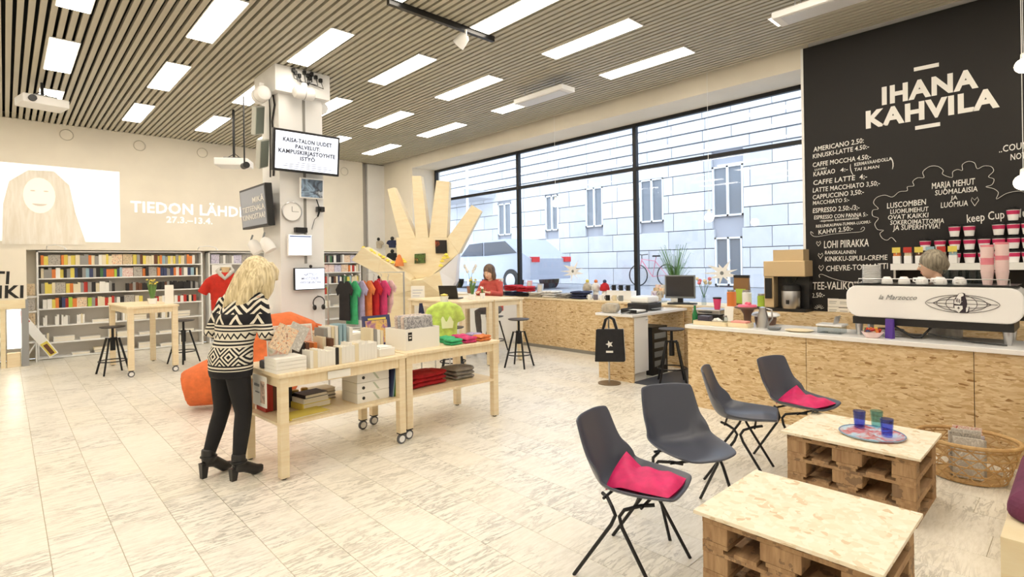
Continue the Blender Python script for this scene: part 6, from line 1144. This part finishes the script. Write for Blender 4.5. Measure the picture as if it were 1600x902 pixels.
# ================================================================== PEOPLE
M_SKIN = mat('skin', (226, 186, 160), 0.55); M_TROUS = fabric_mat('black_trousers', (26, 26, 30), 0.85, 0.1); M_KNIT = sweater_mat(); M_BOOT = mat('black_leather', (30, 30, 33), 0.35)
def hair_mat(name, c1, c2):
    m = mat(name, c1, 0.5); g = G(m); n = g.noise(g.coord('Object', (60, 60, 5)), 1.0, 3, 0.5, 0.3); g.color(g.ramp(n, [(0.3, c2), (0.65, c1)])); g.bump(n, 0.5, 0.01); return m
M_BLOND = hair_mat('blond_hair', (236, 222, 184), (176, 156, 114)); M_BROWN = hair_mat('brown_hair', (120, 96, 76), (70, 54, 44)); M_GREYH = hair_mat('ash_hair', (170, 160, 140), (110, 100, 86))
def head_parts(m, c, f, r=0.098):
    """head, nose, ears and chin lofts added to m; c head centre, f facing (unit, may tilt down)"""
    f = Vector(f).normalized(); side = Vector((0, 0, 1)).cross(f).normalized(); up_ = f.cross(side)
    c = Vector(c); m.ball(c, r, 18, 12, 0.95, 0.92, 1.18); m.ball(c + f * 0.03 - up_ * 0.06, r * 0.72, 14, 9); m.tube([c + f * 0.085 + up_ * 0.02, c + f * 0.115 - up_ * 0.015, c + f * 0.095 - up_ * 0.022], [0.008, 0.014, 0.01], 8)
    for s in (-1, 1): m.ball(c + side * (s * 0.09) - f * 0.005, 0.025, 10, 7, 0.5, 0.5, 1.1)
    return f, side, up_
def face_details(parent, c, f, side, up_):
    c = Vector(c)
    for s in (-1, 1):
        e = MB().ball(c + f * 0.083 + side * (0.032 * s) + up_ * 0.012, 0.012, 10, 7).build('eye', M_PAPER, parent, True); MB().ball(c + f * 0.093 + side * (0.032 * s) + up_ * 0.012, 0.005, 8, 6).build('iris', M_COVERS[3], e, True); MB().tube([c + f * 0.09 + side * (0.018 * s) + up_ * 0.034, c + f * 0.085 + side * (0.046 * s) + up_ * 0.036], 0.004, 6).build('eyebrow', M_COVERS[3], parent)
    MB().tube([c + f * 0.092 + side * 0.024 - up_ * 0.05, c + f * 0.1 - up_ * 0.053, c + f * 0.092 - side * 0.024 - up_ * 0.05], 0.006, 6).build('mouth', mat('lips', (190, 110, 104), 0.5), parent, True)
def hand(m, wrist, d, side, curl=0.5, s=1.0):
    """palm, four fingers, thumb; d = pointing direction, side = thumb side"""
    d = Vector(d).normalized(); side = Vector(side); side = (side - d * side.dot(d)).normalized(); n = d.cross(side); w = Vector(wrist)
    m.tube([w, w + d * 0.04 * s, w + d * 0.085 * s], [0.022 * s, 0.038 * s, 0.038 * s], 10, False, [0.018 * s, 0.015 * s, 0.014 * s]) if abs(side.x) > 0.5 else m.tube([w, w + d * 0.04 * s, w + d * 0.085 * s], [0.024 * s, 0.028 * s, 0.028 * s], 10)
    for k, L in enumerate((0.07, 0.078, 0.073, 0.058)):
        b = w + d * 0.08 * s + side * ((1.5 - k) * 0.019 * s); dn = -n
        m.tube([b, b + (d * 0.45 + dn * 0.15 * curl) * L * s, b + (d * 0.75 + dn * 0.5 * curl) * L * s, b + (d * 0.9 + dn * 0.95 * curl) * L * s], [0.0095 * s, 0.009 * s, 0.0085 * s, 0.007 * s], 8)
    b = w + d * 0.025 * s + side * 0.028 * s; m.tube([b, b + (d * 0.5 + side * 0.5) * 0.045 * s, b + (d * 0.95 + side * 0.5) * 0.06 * s], [0.012 * s, 0.011 * s, 0.008 * s], 8)
def person(name, lab, loc, rz, J, top_m, leg_m, hair, face, boot=None, top_r=1.0, hem=0.0):
    """J: joints in local metres, +X is forward, +Y is the left side"""
    t = thing(name, lab, 'person', loc, rz); b = MB(); V = {k: Vector(v) for k, v in J.items() if isinstance(v, tuple)}
    tor = [V['pelvis'] - Vector((0, 0, 0.06)), V['pelvis'] + Vector((0, 0, 0.05)), (V['pelvis'] + V['chest']) / 2, V['chest'], V['collar']]
    def torso(m, k, kd=1.0): m.tube(tor, [0.125 * k * kd, 0.125 * k * kd, 0.11 * k * kd, 0.12 * k * kd, 0.06 * k], 20, False, [0.17 * k, 0.175 * k, 0.15 * k, 0.185 * k, 0.11 * k])
    torso(b, 0.93)
    b.tube([V['collar'] - Vector((0, 0, 0.03)), (V['collar'] + V['head']) / 2, V['head']], [0.055, 0.048, 0.05], 12)
    f, side, up_ = head_parts(b, V['head'], face)
    for s in 'RL':
        b.tube([V['collar'] - Vector((0, 0, 0.03)), V['sh' + s]], [0.05, 0.05], 10); b.tube([V['sh' + s], V['el' + s], V['wr' + s]], [0.045, 0.036, 0.026], 10)
        b.tube([V['hip' + s], V['kn' + s], V['an' + s]], [0.078, 0.052, 0.036], 12); b.tube([V['pelvis'], V['hip' + s]], [0.09, 0.085], 12)
        d = (V['wr' + s] - V['el' + s]); hand(b, V['wr' + s], d, Vector((0, 1 if s == 'R' else -1, 0.3)), 0.6)
    fuse(b, 'body', M_SKIN, t, 0.009, 4); face_details(t, V['head'], f, side, up_)
    c = MB(); torso(c, 1.06 * top_r, 1.0)
    if hem: c.tube([V['pelvis'] - Vector((0, 0, hem)), V['pelvis'], V['pelvis'] + Vector((0, 0, 0.1))], [0.14, 0.14, 0.13], 20, False, [0.19, 0.19, 0.18])
    for s in 'RL': c.tube([V['collar'] - Vector((0, 0, 0.05)), V['sh' + s] - Vector((0, 0, 0.01))], [0.07, 0.072 * top_r], 12); c.tube([V['sh' + s], V['el' + s], V['wr' + s] - (V['wr' + s] - V['el' + s]).normalized() * 0.02], [0.068 * top_r, 0.056 * top_r, 0.045 * top_r], 14)
    fuse(c, 'sweater', top_m, t, 0.011, 4)
    if boot is not None:
        for s in 'RL':
            w = V['wr' + s]; d = (w - V['el' + s]).normalized(); MB().tube([w - d * 0.075, w - d * 0.03, w - d * 0.005], [0.052 * top_r, 0.055 * top_r, 0.05 * top_r], 16).build('cuff', FC['black'], t, True)
    q = MB(); q.tube([V['pelvis'] + Vector((0, 0, 0.06)), V['pelvis'] - Vector((0, 0, 0.05))], [0.13, 0.13], 18, False, [0.175, 0.18])
    for s in 'RL': q.tube([V['pelvis'] - Vector((0, 0, 0.02)), V['hip' + s]], [0.1, 0.095], 14); q.tube([V['hip' + s], (V['hip' + s] + V['kn' + s]) / 2, V['kn' + s], (V['kn' + s] * 0.6 + V['an' + s] * 0.4), V['an' + s]], [0.094, 0.08, 0.062, 0.06, 0.045], 14)
    fuse(q, 'trousers', leg_m, t, 0.011, 4)
    for s in 'RL':
        a = V['an' + s]; td = Vector((1, 0.08 if s == 'L' else -0.08, 0)).normalized(); z0 = 0.0 if boot is None else J.get('toe' + s, 0.0)
        bt_ = MB(); hl = 0.06 if boot else 0.0
        bt_.tube([a + Vector((0, 0, 0.05)), a, Vector((a.x, a.y, max(a.z - 0.04, 0.06 + hl)))], [0.05, 0.052, 0.05], 14); base = Vector((a.x, a.y, 0))
        bt_.tube([base + td * -0.035 + Vector((0, 0, a.z - 0.045)), base + td * 0.05 + Vector((0, 0, a.z - 0.065)), base + td * 0.13 + Vector((0, 0, 0.035 + z0)), base + td * 0.185 + Vector((0, 0, 0.032 + z0))], [0.04, 0.042, 0.036, 0.022], 12, False, [0.042, 0.043, 0.042, 0.03])
        sh_ = fuse(bt_, 'boot', M_BOOT, t, 0.008, 3)
        if boot:
            h0 = base + td * -0.03; MB().hexa([(h0.x - 0.03, h0.y - 0.018, 0), (h0.x + 0.006, h0.y - 0.018, 0), (h0.x + 0.006, h0.y + 0.018, 0), (h0.x - 0.03, h0.y + 0.018, 0), (h0.x - 0.036, h0.y - 0.027, a.z - 0.05), (h0.x + 0.02, h0.y - 0.027, a.z - 0.05), (h0.x + 0.02, h0.y + 0.027, a.z - 0.05), (h0.x - 0.036, h0.y + 0.027, a.z - 0.05)]).build('heel', M_BOOT, sh_)
            MB().tube([a + Vector((0.054 * math.cos(k), 0.056 * math.sin(k), -0.01)) for k in [i * math.pi / 8 for i in range(16)]], 0.007, 6, True).build('ankle_strap', M_BLKM, sh_, True)
    h = MB(); hd = V['head']
    h.ball(hd + f * -0.02 + Vector((0, 0, 0.025)), 0.112, 18, 12, 1.0, 1.0, 1.1)
    for path, rad in hair['locks']: h.tube([hd + Vector(p) for p in path], rad, 12)
    ho = fuse(h, 'hair', hair['mat'], t, 0.012, 3)
    return t
W_ROT = R(14)
woman = person('person', 'standing woman in black and white patterned sweater and black trousers, looking at books', (1.25, 4.55, 0), W_ROT, {
    'pelvis': (0.02, 0.0, 0.86), 'chest': (0.07, -0.01, 1.19), 'collar': (0.15, -0.02, 1.40), 'head': (0.235, -0.04, 1.545),
    'shR': (0.15, -0.17, 1.345), 'elR': (0.15, -0.265, 1.09), 'wrR': (0.37, -0.18, 1.02), 'shL': (0.10, 0.16, 1.345), 'elL': (0.01, 0.255, 1.08), 'wrL': (0.13, 0.19, 1.02),
    'hipR': (0.02, -0.09, 0.82), 'knR': (0.05, -0.115, 0.49), 'anR': (0.0, -0.125, 0.145), 'hipL': (0.01, 0.09, 0.82), 'knL': (0.01, 0.11, 0.50), 'anL': (-0.09, 0.13, 0.165), 'toeL': 0.0},
    M_KNIT, M_TROUS, {'mat': M_BLOND, 'locks': [
        ([(-0.02, 0.0, 0.06), (-0.09, 0.02, -0.04), (-0.17, 0.05, -0.17), (-0.22, 0.09, -0.27)], [0.1, 0.10, 0.075, 0.03]), ([(-0.02, -0.05, 0.05), (-0.08, -0.08, -0.06), (-0.15, -0.07, -0.18), (-0.2, -0.03, -0.26)], [0.08, 0.08, 0.06, 0.025]),
        ([(0.02, -0.06, 0.06), (0.03, -0.10, -0.03), (0.01, -0.11, -0.12), (-0.02, -0.12, -0.2)], [0.06, 0.05, 0.045, 0.02]), ([(0.03, 0.05, 0.06), (0.04, 0.095, -0.03), (0.01, 0.11, -0.12), (-0.05, 0.12, -0.2)], [0.06, 0.05, 0.05, 0.02]),
        ([(0.06, -0.04, 0.08), (0.105, -0.07, 0.02), (0.10, -0.09, -0.05)], [0.045, 0.035, 0.015])]}, (0.86, -0.05, -0.52), True, 1.08, 0.09)
person('person', 'person with brown hair in red top sitting at the tall window table', (6.62, 7.55, 0), R(196), {
    'pelvis': (0, 0, 0.80), 'chest': (0.05, 0, 1.12), 'collar': (0.09, 0, 1.31), 'head': (0.17, 0, 1.46), 'shR': (0.08, -0.17, 1.27), 'elR': (0.16, -0.24, 1.06), 'wrR': (0.36, -0.12, 1.10), 'shL': (0.08, 0.17, 1.27), 'elL': (0.16, 0.24, 1.06), 'wrL': (0.36, 0.12, 1.10),
    'hipR': (0.02, -0.09, 0.78), 'knR': (0.38, -0.12, 0.74), 'anR': (0.33, -0.12, 0.34), 'hipL': (0.02, 0.09, 0.78), 'knL': (0.38, 0.12, 0.74), 'anL': (0.30, 0.12, 0.34), 'toeR': 0.2, 'toeL': 0.2},
    fabric_mat('coral_knit', (206, 92, 84)), fabric_mat('grey_trousers', (120, 116, 116)), {'mat': M_BROWN, 'locks': [([(-0.03, 0, 0.06), (-0.08, 0, -0.04), (-0.09, 0, -0.13)], [0.09, 0.08, 0.05]), ([(-0.02, 0.05, 0.03), (-0.03, 0.09, -0.07), (-0.04, 0.09, -0.14)], [0.06, 0.05, 0.03]), ([(-0.02, -0.05, 0.03), (-0.03, -0.09, -0.07), (-0.04, -0.09, -0.14)], [0.06, 0.05, 0.03])]}, (0.85, 0, -0.5))
stool((6.62, 7.55, 0), R(5), 'black bar stool under the seated person in red', 0.645)
person('person', 'barista with ash blond hair working behind the espresso machine', (6.60, 0.95, 0), R(100), {
    'pelvis': (0, 0, 0.9), 'chest': (0.03, 0, 1.2), 'collar': (0.05, 0, 1.38), 'head': (0.10, 0, 1.535), 'shR': (0.05, -0.18, 1.34), 'elR': (0.10, -0.24, 1.1), 'wrR': (0.3, -0.16, 1.05), 'shL': (0.05, 0.18, 1.34), 'elL': (0.10, 0.24, 1.1), 'wrL': (0.3, 0.16, 1.05),
    'hipR': (0, -0.09, 0.86), 'knR': (0.03, -0.1, 0.48), 'anR': (0, -0.1, 0.09), 'hipL': (0, 0.09, 0.86), 'knL': (0.03, 0.1, 0.48), 'anL': (0, 0.1, 0.09)},
    FC['grey'], M_TROUS, {'mat': M_GREYH, 'locks': [([(-0.04, 0, 0.05), (-0.08, 0, -0.02), (-0.07, 0, -0.09)], [0.09, 0.07, 0.04])]}, (0.95, 0, -0.3))

# ================================================================== PLYWOOD HAND
HC = Vector((5.45, 8.72, 0)); HD = HC.dot(FW); HS = HD / F_PX; PYB = CY + EYE / HS + 2.2
hs = thing('hand_sculpture', 'giant faceted plywood hand sculpture with spread fingers', 'sculpture', HC)
def hp_(px, py, dep=0.0):   # point on the sculpture: px,py measured on its own front plane, dep = metres behind it
    u = px - CX; v = CY - py; a = u * math.cos(ROLL) + v * math.sin(ROLL); b = -u * math.sin(ROLL) + v * math.cos(ROLL)
    p = FW * HD + RT * (a * HS) + UP * (b * HS) + EYEV; return p + FW * dep - HC
def facet(name, front, back, m=None):
    n = len(front); f_ = [hp_(*q) for q in front]; b_ = [hp_(*q) for q in back]
    o = MB()._add(f_ + b_, [tuple(range(n)), tuple(range(2 * n - 1, n - 1, -1))] + [(i, n + i, n + (i + 1) % n, (i + 1) % n) for i in range(n)]).build(name, m or M_PLY, hs); return bevel(o, 0.006)
def finger(b0, b1, t0, t1, d0=0.10, th=0.34):
    facet('finger', [(*b0, d0), (*b1, d0), (*t1, d0 + 0.05), (*t0, d0 + 0.05)], [(b0[0] + 2, b0[1], d0 + th), (b1[0] + 2, b1[1], d0 + th), (t1[0] + 1, t1[1] - 1, d0 + th * 0.7), (t0[0] + 1, t0[1] - 1, d0 + th * 0.7)])
finger((622, 372), (648, 371), (602, 294), (613, 291)); finger((648, 371), (668, 371), (641, 273), (656, 273)); finger((669, 371), (697, 371), (680, 280), (701, 282)); finger((698, 371), (716, 396), (736, 319), (752, 329))
facet('palm', [(617, 371, 0.1), (698, 371, 0.1), (716, 396, 0.1), (700, 410, 0.05), (672, 432, 0.05), (650, 436, 0.05), (620, 418, 0.05)], [(617, 371, 0.45), (698, 371, 0.45), (716, 396, 0.45), (700, 410, 0.5), (672, 432, 0.5), (650, 436, 0.5), (620, 418, 0.5)])
facet('thumb', [(560, 407, -0.45), (577, 388, -0.45), (600, 404, -0.3), (597, 428, -0.3)], [(562, 404, -0.1), (580, 386, -0.1), (604, 402, 0.0), (600, 425, 0.0)])
facet('thumb_base', [(597, 428, -0.3), (600, 404, -0.3), (647, 438, -0.35), (650, 452, -0.32), (615, 462, -0.25)], [(600, 426, 0.1), (604, 402, 0.1), (647, 430, 0.15), (650, 452, 0.2), (615, 462, 0.2)])
facet('cup_front', [(615, 462, -0.25), (647, 438, -0.35), (664, 436, -0.35), (690, 424, -0.3), (698, 463, -0.25)], [(615, 462, 0.2), (647, 436, 0.1), (664, 434, 0.1), (692, 422, 0.15), (699, 463, 0.2)])
facet('cup_right', [(690, 424, -0.3), (716, 397, 0.0), (712, 440, 0.0), (698, 463, -0.25)], [(692, 423, 0.3), (717, 397, 0.35), (714, 440, 0.35), (700, 463, 0.3)], M_WALLW)
facet('wrist', [(615, 462, -0.25), (698, 463, -0.25), (694, 500, -0.2), (690, PYB - 0.6, -0.2), (606, PYB + 0.6, -0.2), (608, 500, -0.2)], [(615, 462, 0.3), (699, 463, 0.3), (695, 500, 0.3), (690, PYB - 0.6, 0.3), (607, PYB + 0.6, 0.3), (609, 500, 0.3)])
M_ART1 = picture_mat('green_painting', [(30, 34, 24), (90, 120, 50), (40, 44, 30), (190, 150, 60)], 14); M_ART2 = picture_mat('dark_figure_painting', [(20, 18, 18), (26, 20, 20), (190, 80, 30)], 6)
facet('framed_painting', [(647, 397, 0.035), (664, 396, 0.035), (664, 411, 0.035), (647, 412, 0.035)], [(647, 397, 0.09), (664, 396, 0.09), (664, 411, 0.09), (647, 412, 0.09)], M_ART1); facet('framed_painting', [(679, 375, 0.06), (697, 375, 0.06), (698, 396, 0.06), (680, 396, 0.06)], [(679, 375, 0.1), (697, 375, 0.1), (698, 396, 0.1), (680, 396, 0.1)], M_ART2)
for k, (px, py, dp) in enumerate(((575, 390, -0.3), (586, 394, -0.28), (590, 398, -0.26), (597, 401, -0.2), (603, 404, -0.2), (609, 409, -0.18), (617, 412, -0.16), (634, 411, -0.1), (629, 408, 0.0), (694, 405, -0.05), (697, 400, 0.0), (692, 410, -0.1), (699, 404, 0.0), (691, 417, -0.2))):
    o = MB().lathe([(0.02, 0), (0.05, 0.015), (0.028, 0.03), (0.024, 0.05), (0.0, 0.052)], 10, caps=False).build('yellow_flower', mat('daffodil_yellow', (244, 226, 92), 0.6), hs, True); o.location = hp_(px, py, dp)
o = MB().lathe([(0.09, 0), (0.07, 0.1), (0.03, 0.2), (0.0, 0.22)], 16, caps=False).build('orange_figure', M_COVERS[5], hs, True); o.location = hp_(626, 416, -0.12)
t = thing('info_sign', 'tall white text sheet on a stand before the hand sculpture', 'sign', (hp_(661, 470, -0.55) + HC) * 1.0); t.location.z = 0; z1 = (hp_(661, 445, -0.55)).z; z0 = (hp_(661, 500, -0.55)).z
t.rotation_euler = (0, 0, -YAW); MB().box(-0.12, 0.12, -0.004, 0.004, z0, z1).build('sheet', M_PAPER, t); MB().box(-0.02, 0.02, 0.004, 0.02, 0.0, z0 + 0.2).build('post', M_PLY, t); MB().box(-0.14, 0.14, -0.12, 0.12, 0, 0.02).build('foot', M_PLY, t)
for k in range(6): MB().box(-0.09, 0.09 - 0.03 * (k % 3), -0.006, -0.004, z1 - 0.08 - 0.05 * k, z1 - 0.07 - 0.05 * k).build('text_line', M_FAINT, t)
# small figures on slim wall brackets left of the hand
for k, (px, py, cc, lab) in enumerate(((591, 381, 'beige', 'small bust in beige jacket on a wall bracket'), (613, 380, 'navy', 'small bust in blue jacket on a wall bracket'), (613, 400, 'black', 'small dark green helmet bust lower on the bracket'), (592, 440, 'red', 'small bust with red scarf low beside the hand'))):
    c = onx(px, py, 7.3); t = thing('small_bust', lab, 'figure', c, R(-40)); fuse(shirt_mesh(0.2, 0.2, 0.14, 0.02), 'torso', FC[cc], t, 0.014, 3).location = (0, 0, -0.12); MB().ball((0, 0, 0.12), 0.05, 12, 8).build('head', M_BLACK, t, True); MB().tube([(0, 0, -0.12), (0.1, 0.1, -0.14), (0.2, 0.12, -0.14)], 0.008, 6).build('bracket', M_STEEL, t)
